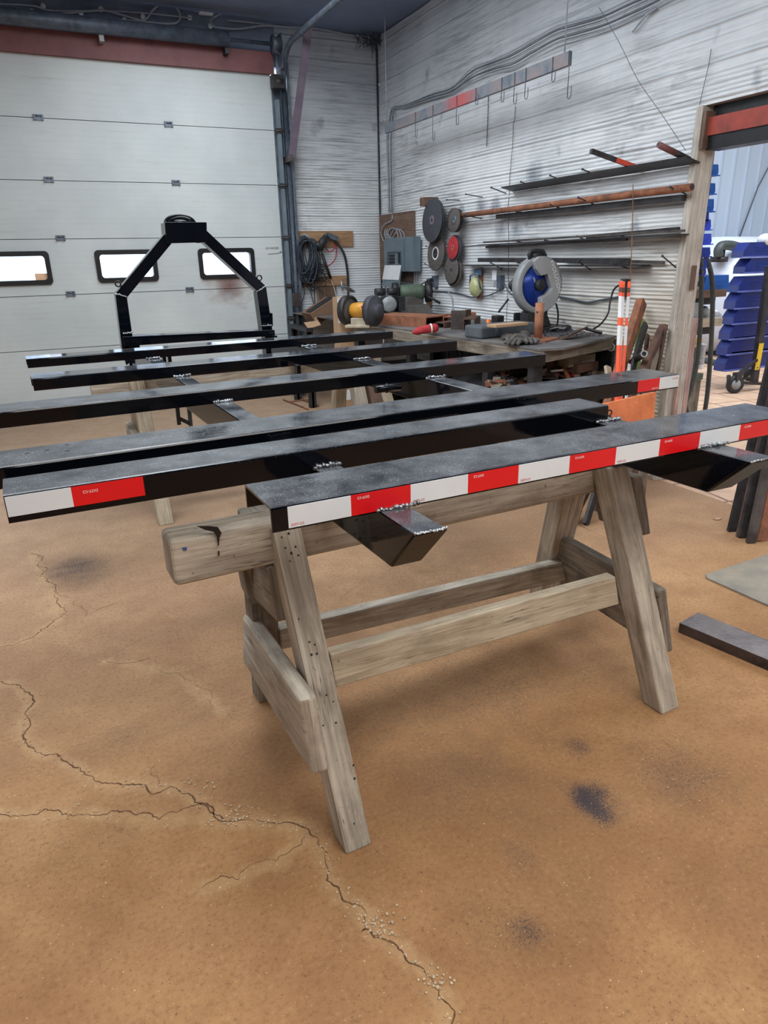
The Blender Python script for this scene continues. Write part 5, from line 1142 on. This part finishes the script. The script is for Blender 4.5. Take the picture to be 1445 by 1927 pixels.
cabb([(428, 38, .08), (470, 42, .08), (530, 50, .08), (580, 52, .08), (640, 62, .08), (690, 75, .08)], .007, MWIRE, 'pale cable running from the splice box towards the corner')
q = aty(387, 21, YB-.08); thing('splice_box', MB().box(q, (.13, .05, .06)), MWPL, 'small white splice box joining the cables above the big door', 'junction box')
for i, (px, py) in enumerate(((81, 11), (60, 22), (152, 24), (190, 17), (269, 31), (330, 13), (357, 33), (396, 49), (234, 38))):
    q = aty(px, py, YB-.05); thing('cable_clip', MB().lathe([(.004, -.012), (.022, -.008), (.022, .008), (.004, .012)], q, (0, -1, 0), 12), MWPL, 'small white round cable clip on the wall above the big door', 'cable clip', 'cable clips above the door')
# insulation tuft in the upper corner
mb = MB()
for _ in range(120):
    q = aty(random.gauss(700, 12), random.gauss(75, 6), YB-.1); mb.tube([q, q+V((random.gauss(0, .05), -.03, random.gauss(0, .06)))], .004, 4)
thing('insulation_tuft', mb, MGALVD, 'ragged grey insulation tuft in the upper corner of the room', 'insulation')['kind'] = 'stuff'

# ================================================================ UNDER THE BENCH: scrap pile
SM = [MRUSTD, MST, MRUST, MW2, MDK, pm('tan_scrap', (150, 132, 118), (112, 96, 86)), pm('grey_scrap', (136, 132, 130), (96, 92, 92))]
SH = .45
k = 0
def heap(px, py, y): return aty(px, py, y)
for (px0, px1, py0, py1, n, ya_, yb2) in ((930, 1010, 690, 730, 50, 4.1, 4.5), (1000, 1100, 672, 712, 44, 3.98, 4.3), (1085, 1135, 690, 714, 14, 3.95, 4.02)):
    for i in range(n):
        px = random.uniform(px0, px1); f = random.random(); py = py0+(py1-py0)*f; q = heap(px, py, yb2+(ya_-yb2)*f)
        if q.x > XR-.12: q.x = XR-.14
        L = random.uniform(.07, .17); a = random.uniform(0, 3.14); tl = random.uniform(-.5, .5)
        thing('steel_scrap', MB().box(q, (L, random.uniform(.03, .06), random.choice((.006, .01, .02, .035))), a, tl), SM[k % len(SM)], 'offcut in the heap of mixed scrap under the right end of the bench', 'scrap', 'scrap heap under the bench'); k += 1
thing('scrap_mound', MB().ball((3.22, 4.62, SH), (.46, .55, .24), 28, 14), MDK, 'dark mound of fine scrap and dust under the bench', 'scrap')['kind'] = 'stuff'
thing('scrap_crate', MB().box((3.3, 4.1, .27), (.76, .34, .5), .25), MW2, 'dark wooden crate carrying the scrap heap under the bench end', 'crate')
q = heap(1085, 677, 4.02); thing('wood_block', MB().box(q, (.30, .10, .07), .2), MW2, 'dark wooden block near the top of the scrap heap', 'block')
q = heap(1096, 690, 4.0); thing('steel_channel', MB().box(q, (.26, .09, .06), .25), MRUSTD, 'brown channel offcut lying just below the dark wooden block', 'steel offcut')
thing('steel_plate', MB().bar(heap(1037, 698, 4.0), heap(1058, 696, 4.0), .02, .012), MPAP, 'short bright white strip in the scrap heap', 'strip')
thing('steel_plate', MB().bar(heap(1034, 712, 4.02), heap(1038, 680, 4.06), .10, .01, (0, 1, .3)), MRUSTD, 'rusty plate standing up in the scrap heap left of the white strip', 'steel offcut')
thing('steel_plate', MB().bar(heap(1070, 712, 4.0), heap(1060, 690, 4.02), .03, .01, (0, 1, .3)), MRUST, 'small upright rusty strip right of the white strip', 'steel offcut')
thing('red_ball', MB().ball(heap(1079, 704, 3.99), .02), MREDP, 'small red ball in the scrap heap', 'ball')
tubeoff('channel_offcut', 866, 733, .30, .16, .10, .6, MRUST, 'large open rusty tube lying below the fourth black beam', z=SH+.002)
tubeoff('channel_offcut', 898, 738, .24, .13, .10, 1.0, MRUSTD, 'large open brown tube right of the rusty one below the fourth beam', z=SH+.002)
thing('steel_plate', MB().bar(heap(928, 722, 4.25), heap(960, 730, 4.1), .03, .01), MGRYL, 'long pale edge strip at the left foot of the scrap heap', 'strip')
# rods and firewood-like stock between the carton and rack
for i in range(14):
    px = 668+i*3.0; a = atz(px, 770, .0); b = aty(px+random.uniform(-2, 10), 726+random.uniform(-2, 4), a.y+.15)
    thing('bar_offcut', MB().tube([a+V((0, 0, .01)), b], random.uniform(.010, .02), 6), (MRUSTD, MST, MW2)[i % 3], 'thin bar standing bundled right of the tall carton below the beams', 'steel bar', 'bars bundled by the tall carton')
for i, (px, py, w, h, d) in enumerate(((716, 757, .3, .16, .3), (738, 752, .4, .1, .3))):
    q = atz(px, py, 0); thing('wooden_box', MB().box((q.x, q.y+.1, h/2), (w, d, h), .3), MW2, ('low wooden box left in the gap below the fourth beam', 'flat wooden tray right in the gap below the fourth beam')[i], 'box')
# small parts hanging below the bench left end
for i in range(9):
    px = 845+i*13; a = aty(px, 652+i*.6, 5.0); thing('hanging_tool', MB().tube([a+V((0, 0, .04)), a+V((random.gauss(0, .01), 0, -.12)), a+V((random.gauss(0, .03), 0, -.2))], .007, 6), MDK, 'dark hand tool hanging under the front edge of the bench', 'tool', 'tools under the bench edge')

# ================================================================ MARKER STAKES AND LEANING STOCK (right end of bench)
YM = 3.28
def stake(top, bot, y, lb):
    rt = root('marker_stake', aty(*bot, y), lb, 'marker stake'); T_ = aty(*top, y+.22); Bt = aty(*bot, y); L = Bt-T_
    fr = [(0, .05, MORG), (.05, .09, MRUSTD), (.09, .12, MORG), (.12, .29, MWPL), (.29, .355, MORG), (.355, .51, MWPL), (.51, 1, MORG)]
    for a, b, m in fr: obj('band', MB().bar(T_+L*a, T_+L*b, .018, .006), m, rt)
stake((1168, 529), (1158, 765), YM, 'left orange and white marker stake leaning by the bench end')
stake((1173, 530), (1163, 765), YM+.015, 'middle orange and white marker stake leaning by the bench end')
stake((1184, 530), (1168, 765), YM+.03, 'right orange and white marker stake leaning by the bench end')
def lean(nm, top, bot, yt, yb2, w, th, m, lb, cat='steel bar', grp=None, up=(0, 1, .2)):
    a = aty(*top, yt); b = aty(*bot, yb2)
    d = (a-b); b2 = b-d*((b.z-.004)/d.z) if b.z > 0 else b
    return thing(nm, MB().bar(b2, a, w, th, up), m, lb, cat, grp)
lean('steel_channel', (1207, 568), (1165, 700), 3.68, 3.45, .07, .05, MRUST, 'widest rusty brown channel leaning against the wall behind the marker stakes')
lean('green_board', (1207, 600), (1196, 700), 3.66, 3.52, .06, .02, MLIME, 'lime green board leaning behind the rusty channel', 'board')
lean('steel_bar', (1215, 610), (1188, 700), 3.58, 3.42, .05, .02, MDK, 'dark bar leaning just right of the lime green board')
lean('steel_bar', (1249, 614), (1208, 700), 3.47, 3.36, .045, .045, MRUSTD, 'brown square bar leaning steeply to the right near the post')
lean('steel_bar', (1253, 612), (1236, 702), 3.44, 3.38, .02, .02, MRUSTD, 'thin rusty bar leaning closest to the door post')
lean('steel_bar', (1218, 630), (1212, 700), 3.66, 3.5, .03, .02, MRUSTD, 'short rusty bar leaning left of the steep square bar')
lean('wood_strip', (1236, 655), (1224, 702), 3.42, 3.36, .06, .02, MW2, 'short grey wooden strip leaning near the foot of the post', 'board')
lean('wood_strip', (1143, 690), (1150, 735), 3.5, 3.4, .05, .02, MWB, 'small pale wooden strip at the foot of the marker stakes', 'board')
lean('white_strip', (1184, 685), (1180, 730), 3.38, 3.32, .018, .01, MWPL, 'short white strip leaning right of the marker stakes', 'strip')
a = aty(1212, 666, 3.3); b = aty(1188, 682, 3.55)
rt = root('steel_pipe', a, 'short dark pipe with an open bright end poking out of the leaning stock', 'pipe'); obj('tube', MB().tube([b, a], .022, 14), MDK, rt); d = (a-b).normalized(); obj('rim', MB().lathe([(.014, 0), (.014, .002), (.0225, .002), (.0225, 0)], a, d, 16), MGRYL, rt); obj('bore', MB().lathe([(.001, 0), (.014, .0)], a+d*.001, d, 16), MRUB, rt)
# orange painted board standing on edge
q = aty(1150, 760, 3.2)
mb = MB(); P = [aty(px, py, y) for px, py, y in ((1135, 808, 3.12), (1232, 780, 3.12), (1234, 738, 3.16), (1130, 762, 3.16))]
P[0].z = P[1].z = min(P[0].z, P[1].z)
h0 = P[0].z
mb.hexa([P[0], P[1], P[1]+V((0, .02, 0)), P[0]+V((0, .02, 0)), P[3], P[2], P[2]+V((0, .02, 0)), P[3]+V((0, .02, 0))])
rt = root('orange_board', (P[0]+P[1])/2, 'orange painted board with black lettering behind the taped beams at the post foot', 'board'); obj('board', mb, MORGB, rt)
mb = MB(); mb.box(((P[0].x+P[1].x)/2, 3.15, h0/2), (P[1].x-P[0].x, .06, h0)); obj('foot', mb, MW2, rt)
pc = (P[0]+P[1]+P[2]+P[3])/4; tx = aty(1150, 783, 3.118); text('lettering', 'R,', tx, P[1]-P[0], V((0, 0, 1)), .11, MTXTK, rt)

# ================================================================ RIGHT FOREGROUND FLOOR ITEMS
a = atz(1278, 1168, 0); b = atz(1277, 1190, 0)
f = atz(1445, 1262, 0); u_ = (f-b).normalized(); L = 1.1; bL = atz(1276, 1190, 0); w2_ = .145; n_ = V((-u_.y, u_.x, 0)); n_ = n_ if n_.x > 0 else -n_
mb = MB(); h = .045; A = V((bL.x, bL.y, .001))
prof = [(0, 0), (0, h), (w2_, h), (w2_, h-.007), (.008, h-.007), (.008, 0)]
mb.prism([A+n_*x+V((0, 0, z)) for x, z in prof], u_*L)
rt = root('steel_angle', A, 'dark rusty steel channel lying on the floor at the right edge', 'steel offcut'); obj('web', mb, pm('rusty_black_steel', (92, 82, 80), (50, 46, 48), 9, .4, .5, .2), rt); obj('flange', MB().bar(A+n_*(w2_-.004)+V((0, 0, h/2)), A+n_*(w2_-.004)+u_*L+V((0, 0, h/2)), .007, h), MST, rt)
P = [atz(1322, 1087, .006), atz(1470, 1036, .006), atz(1640, 1120, .006), atz(1445, 1145, .006)]
P = [atz(1321, 1086, .0), atz(1328, 1080, 0), atz(1460, 1041, .0)]; c0 = P[2]; 
e1 = (atz(1445, 1045, 0)-atz(1328, 1083, 0)).normalized(); e2 = (atz(1445, 1145, 0)-atz(1322, 1090, 0)).normalized(); o_ = atz(1320, 1086, 0)
mb = MB(); mb.prism([(o_+e1*.03+V((0, 0, .001))), o_+e1*.95+V((0, 0, .001)), o_+e1*.95+e2*.75+V((0, 0, .001)), o_+e2*.75+V((0, 0, .001)), o_+e2*.03+V((0, 0, .001))], (0, 0, .008))
thing('floor_plate', mb, pm('dusty_grey_plate', (150, 140, 122), (116, 112, 104), 6, .6), 'thin dust-covered grey metal plate lying flat on the floor at the right', 'plate')
fl = [((1376, 1000), (1478, 700), MDK, .05, 'leftmost dark flat bar of the steel leaning at the right edge'), ((1390, 1010), (1488, 720), MRUSTD, .03, 'slim brown flat bar, second in the steel leaning at the right edge'),
      ((1396, 1012), (1500, 740), MDK, .05, 'dark bar in the middle of the steel leaning at the right edge'), ((1412, 1022), (1505, 760), MST, .05, 'pale grey flat bar standing foremost in the leaning steel'),
      ((1432, 1018), (1520, 760), MRUST, .06, 'orange-rusty bar on the right of the leaning steel'), ((1446, 1000), (1530, 750), MRUST, .07, 'rusty wide bar at the far right of the leaning steel')]
for i, (bo, to, m, w, lb) in enumerate(fl):
    b = atz(*bo, 0); a = b+V((.34, .16+.01*i, 1.15)); thing('flat_bar', MB().bar(b, a, w, .02, (-.3, -1, 0)), m, lb, 'steel bar')
thing('dropped_leaf', MB().ball(atz(1350, 976, .003), (.03, .02, .003), 8, 4), pm('tan_flake', (190, 140, 106)), 'small tan flake lying on the floor left of the leaning steel', 'debris')

# ================================================================ NEXT ROOM (through the opening)
def ybx(pa, pb, y0, y1): return bw(pa, pb, y0, y1)
# hoses hanging on the far side of the post
YH = 3.75
def hose(pts, y, r, lb):
    P = [aty(px, py, y+dy) for px, py, dy in pts]; Q = []
    for i in range(len(P)-1):
        p0 = P[max(i-1, 0)]; p1 = P[i]; p2 = P[i+1]; p3 = P[min(i+2, len(P)-1)]
        for k in range(6):
            u = k/6; Q.append(.5*((2*p1)+(p2-p0)*u+(2*p0-5*p1+4*p2-p3)*u*u+(3*p1-p0-3*p2+p3)*u**3))
    Q.append(P[-1]); return thing('hose', MB().tube(Q, r, 10), pm('grey_green_hose', (72, 78, 76), (52, 57, 56), 20, .5), lb, 'hose')
hose([(1300, 485, .1), (1306, 470, 0), (1316, 478, 0), (1320, 520, 0), (1318, 600, 0), (1314, 660, 0), (1306, 710, 0), (1295, 745, 0), (1282, 770, .02)], YH, .0175, 'left dark hose hanging in a loop beside the door post')
hose([(1306, 476, .1), (1314, 468, .04), (1329, 485, .04), (1340, 530, .04), (1340, 600, .04), (1336, 680, .04), (1331, 740, .04), (1326, 775, .04), (1322, 800, .06)], YH+.05, .0175, 'right dark hose hanging straight down beside the door post')
hose([(1279, 728, 0), (1284, 748, 0), (1292, 772, 0), (1296, 800, .0)], YH, .0175, 'short dark hose piece crossing behind the end of the taped beam')
# shelf unit behind the wall
YSH = 4.1
su = root('shelf_unit', aty(1300, 640, YSH+.2), 'small wall shelf unit with plywood boards beside the door post', 'shelf')
def ybox(pa, pb, y0, y1, m, nm, rt, bevel=0): return obj(nm, bw(pa, pb, y0, y1), m, rt, bevel)
ybox((1275, 549), (1366, 558), YSH-.05, YSH+.35, MWP, 'shelf_board', su); ybox((1272, 605), (1358, 613), YSH-.05, YSH+.35, MWB, 'shelf_board', su); ybox((1260, 710), (1322, 714), YSH-.05, YSH+.35, MGRN, 'shelf_board', su)
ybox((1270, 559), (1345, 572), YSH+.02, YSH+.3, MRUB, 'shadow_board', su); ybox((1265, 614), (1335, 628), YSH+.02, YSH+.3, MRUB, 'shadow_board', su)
ybox((1262, 440), (1272, 716), YSH+.3, YSH+.36, MDK, 'upright', su)
rt = root('battery_charger', aty(1305, 540, YSH), 'grey and black battery charger on the upper plywood shelf', 'charger')
ybox((1285, 530), (1322, 549), YSH, YSH+.2, MRUB, 'case', rt, .004); ybox((1285, 522), (1322, 531), YSH, YSH+.2, MGRYL, 'lid', rt, .004); ybox((1301, 514), (1317, 529), YSH-.004, YSH+.02, MGRYL, 'handle_label', rt)
text('lettering', 'POWER', aty(1307, 543, YSH-.003), (1, 0, 0), (0, 0, 1), .035, MTXT, rt)
thing('steel_can', MB().cyl(aty(1329, 549, YSH+.05), aty(1329, 531, YSH+.05), .035, 16), MGALV, 'small metal can between the charger and the blue tray', 'can')
def bin_(nm, pa, pb, y0, d, m, lb, grp, stripes=2):
    a = aty(*pa, y0); b = aty(*pb, y0); x0, x1 = sorted((a.x, b.x)); z1, z0 = max(a.z, b.z), min(a.z, b.z); w = x1-x0; h = z1-z0; c = .16*w
    rt = root(nm, ((x0+x1)/2, y0, z0), lb, 'storage bin', grp)
    mb = MB(); mb.prism([(x0, y0, z0), (x1-c*.3, y0, z0), (x1, y0, z0+h*.35), (x1-c*.4, y0, z1), (x0+c*.4, y0, z1), (x0, y0, z0+h*.5)], (0, d, 0)); obj('tub', mb, m, rt)
    mb = MB(); mb.box(((x0+x1)/2, y0-.008, z0+h*.06), (w*1.0, .02, h*.1))
    for i in range(stripes): mb.box(((x0+x1)/2, y0-.004, z0+h*(.4+.22*i)), (w*.45, .008, h*.03))
    obj('rim', mb, m, rt); return rt
bin_('parts_tray', (1327, 519), (1370, 548), YSH-.02, .3, MBLUEL, 'open light blue tray on the upper plywood shelf', None)
# bins column on the post
cols = [((1320, 308), (1351, 332), MBLUEL, 'topmost blue bin of the column behind the post'), ((1316, 344), (1345, 367), MBLUEL, 'second blue bin from the top of the column behind the post'),
        ((1316, 374), (1342, 400), MBLUEL, 'third blue bin from the top of the column behind the post'), ((1310, 400), (1333, 418), MBLUE, 'small dark blue bin above the violet bins behind the post'),
        ((1305, 413), (1337, 434), MBLUEV, 'upper violet-blue bin behind the red ones'), ((1302, 440), (1338, 461), MBLUEV, 'middle violet-blue bin behind the red ones'), ((1300, 466), (1336, 484), MBLUE, 'lower blue bin just below the red bins'),
        ((1298, 487), (1330, 505), MBLUE, 'blue bin behind the upper ends of the hoses'), ((1296, 505), (1328, 518), MBLUE, 'lowest small blue bin above the battery charger')]
for pa, pb, m, lb in cols: bin_('storage_bin', pa, pb, 3.75, .275, m, lb, None, 1)
for i, (pa, pb) in enumerate((((1300, 426), (1320, 438)), ((1300, 443), (1319, 455)), ((1300, 459), (1317, 467)), ((1322, 339), (1331, 345)))):
    bin_('storage_bin', pa, pb, 3.70, .325, MREDP, ('upper red bin beside the violet bins', 'middle red bin beside the violet bins', 'lowest red bin just above the hoses', 'small red bin end under the topmost blue bin')[i], None, 1)
thing('bin_rail', MB().box((aty(1318, 400, 4.0).x-.10, 4.045, 1.83), (.40, .03, 1.2)), MDK, 'dark mounting rail holding the blue and red bins behind the post', 'rail')
# things on the lower shelves
thing('grey_carton', bw((1284, 571), (1314, 605), YSH, YSH+.2), MGRYL, 'grey carton on the lower plywood shelf', 'box')
thing('yellow_block', bw((1288, 590), (1295, 609), YSH-.03, YSH-.01), MYEL, 'small yellow pack in front of the grey carton', 'pack')
mb = MB()
for _ in range(7): mb.ball(aty(random.uniform(1322, 1347), random.uniform(588, 602), YSH+.1), (random.uniform(.04, .07), .08, random.uniform(.04, .08)), 9, 6)
thing('plastic_bag', mb, pm('clear_grey_plastic', (188, 190, 192), (150, 152, 156), 30, .25), 'crumpled grey plastic bag on the lower plywood shelf', 'bag')
# spray bottles
for px, m, hd, lb in ((1293, pm('cloudy_plastic', (150, 158, 168), (120, 128, 140)), MBLUE, 'cloudy spray bottle with a blue head on the green shelf'), (1302, pm('brown_bottle', (128, 116, 104), (96, 86, 78)), MYEL, 'brown spray bottle with a yellow head on the green shelf'), (1313, MWPL, MYEL, 'white spray bottle with a yellow head on the green shelf')):
    y = YSH+.02 if px != 1313 else YSH+.2
    b = aty(px, 708, y); b.z = aty(1290, 710, YSH-.05).z+.001; t_ = aty(px, 655, y); s = mpp(b); rt = root('spray_bottle', b, lb, 'bottle')
    H_ = t_.z-b.z; obj('body', MB().lathe([(7*s, 0), (7.5*s, .01), (7.5*s, H_*.6), (3*s, H_*.85), (2.6*s, H_)], b, (0, 0, 1), 18), m, rt)
    obj('neck', MB().cyl(t_-V((0, 0, .01)), t_+V((0, 0, .04)), 3*s, 12), hd, rt); mb = MB(); mb.bar(t_+V((.03, 0, .06)), t_+V((-.05, 0, .075)), .03, .035); mb.bar(t_+V((-.03, 0, .05)), t_+V((-.045, 0, -.0)), .012, .012); obj('trigger_head', mb, hd, rt, .006)
    if px == 1313: obj('label', MB().lathe([(7.55*s, .04), (7.6*s, .05), (7.6*s, .2), (7.55*s, .21)], b, (0, 0, 1), 18), pm('striped_label', (120, 124, 130), (210, 212, 214), 60), rt)
thing('bottle_stand', MB().box((aty(1290, 712, 4.2).x, 4.25, aty(1290, 714, 4.2).z/2), (.2, .25, max(.05, aty(1290, 714, 4.2).z))), MW2, 'narrow stand under the green shelf with the spray bottles', 'stand')
# white tank
tc = aty(1375, 580, 7.6); s = mpp(tc); rT = 103*s
tk = root('storage_tank', (tc.x+.3, 7.6, 0), 'large white plastic storage tank in the next room', 'tank')
mb = MB(); ax = V((1, .1, 0)).normalized(); o_ = V((aty(1345, 575, 7.6).x, 7.8, .04+rT))
mb.lathe([(.01, -.30), (rT*.55, -.27), (rT*.85, -.14), (rT, .06), (rT, 2.4), (rT*.8, 2.6), (.01, 2.7)], o_, ax, 48); obj('barrel', mb, MTANK, tk)
for u in (.2, 1.9): obj('cradle', MB().box((o_.x+u, 7.8, .12), (.15, rT*1.4, .24)), MRUB, tk)
tp = aty(1353, 486, 7.4); obj('fill_cap', MB().cyl(tp, tp+V((0, 0, .12)), .07, 20), MDK, tk); obj('flange', MB().cyl(tp-V((0, 0, .05)), tp+V((0, 0, .02)), .12, 20), MDK, tk)
hose([(1352, 482, .0), (1352, 470, 0), (1360, 462, 0), (1380, 463, 0), (1400, 472, 0), (1420, 490, 0)], 7.3, .065, 'thick dark hose arching over the white tank')
thing('plastic_bag', MB().ball(aty(1440, 452, 5.6), (.10, .08, .07), 12, 8), pm('white_film', (236, 236, 232), (206, 208, 210), 40, .25), 'white crumpled bag on top of the right bin rack', 'bag')
# bin rack on wheels
YR = 5.65
rk = root('bin_rack', (aty(1440, 600, YR).x, YR, 0), 'wheeled steel rack carrying a column of blue bins in the next room', 'rack')
rows = [(456, 483, 1402), (486, 512, 1405), (521, 546, 1393), (549, 577, 1387), (579, 605, 1383), (607, 633, 1377), (636, 661, 1372), (664, 690, 1368)]
for i, (t0, b0_, x0) in enumerate(rows):
    nm_ = ('topmost', 'second', 'third', 'fourth', 'fifth', 'sixth', 'seventh', 'lowest')[i]
    a = aty(x0, t0, YR-.1); b = aty(x0+74, b0_, YR-.1); h = a.z-b.z; w = b.x-a.x; rt = root('storage_bin', a, '%s dark blue hopper bin on the wheeled rack' % nm_, 'storage bin')
    mb = MB(); mb.prism([(a.x, a.y, b.z), (a.x+w, a.y, b.z), (a.x+w, a.y, a.z), (a.x+w*.12, a.y, a.z), (a.x+w*.0, a.y, b.z+h*.45)], (0, .15, 0)); obj('tub', mb, pm('deep_blue_plastic', (26, 44, 120), (18, 34, 98), 6, .4), rt)
    mb = MB(); mb.box((a.x+w*.5, a.y-.006, b.z+.008), (w*1.02, .02, .016)); obj('lip', mb, pm('lip_blue', (110, 120, 190), (90, 100, 170)), rt)
    mb = MB()
    for j in range(2): mb.box((a.x+w*.45, a.y-.003, b.z+h*(.48+.2*j)), (w*.4, .006, .005))
    obj('ribs', mb, MBLUE, rt)
a = aty(1448, 500, YR-.25); b = aty(1418, 722, YR-.25)
obj('upright', MB().bar(b, a, .085, .05, (0, 1, 0)), MDK, rk); m0 = aty(1433, 646, YR-.285); m1 = aty(1424, 696, YR-.285); obj('yellow_label', MB().bar(m1, m0, .075, .004, (0, 1, 0)), MYEL, rk)
obj('rear_upright', MB().box((aty(1500, 600, YR+.4).x, YR+.4, .95), (.06, .06, 1.8)), MDK, rk)
obj('foot_bar', MB().bar(aty(1371, 719, YR-.28), aty(1470, 724, YR-.28), .04, .03), MDK, rk); obj('foot_bar', MB().bar(aty(1371, 718, YR-.28), aty(1424, 677, YR-.28), .03, .03), MDK, rk); obj('foot_bar', MB().bar(aty(1388, 722, YR-.1), aty(1425, 690, YR-.28), .03, .03), MDK, rk)
obj('foot_bar', MB().bar(aty(1371, 706, YR-.28), aty(1371, 719, YR-.28), .03, .03), MDK, rk)
wc = atz(1382, 743, .0)
for px, dy in ((1382, -.30), (1410, .15)):
    c = aty(px, 728 if px == 1382 else 712, YR+dy); r = .1 if px == 1382 else .085; c.z = r
    cs_ = obj('caster_fork', MB().box((c.x+.02, c.y, r+.08), (.09, .06, .10)), MDK, rk); obj('caster_wheel', MB().lathe([(.02, -.022), (r*.7, -.02), (r, -.018), (r, .018), (r*.7, .02), (.02, .022)], c, (.3, 1, 0), 24), MRUB, cs_)
    obj('wheel_hub', MB().lathe([(.01, -.03), (r*.55, -.026), (r*.55, .026), (.01, .03)], c, (.3, 1, 0), 20), MGRYL, cs_)
hose([(1320, 676, .6), (1345, 683, .3), (1370, 690, .0), (1400, 698, -.2), (1450, 704, -.3)], 6.6, .045, 'dark hose lying on the floor of the next room behind the rack')
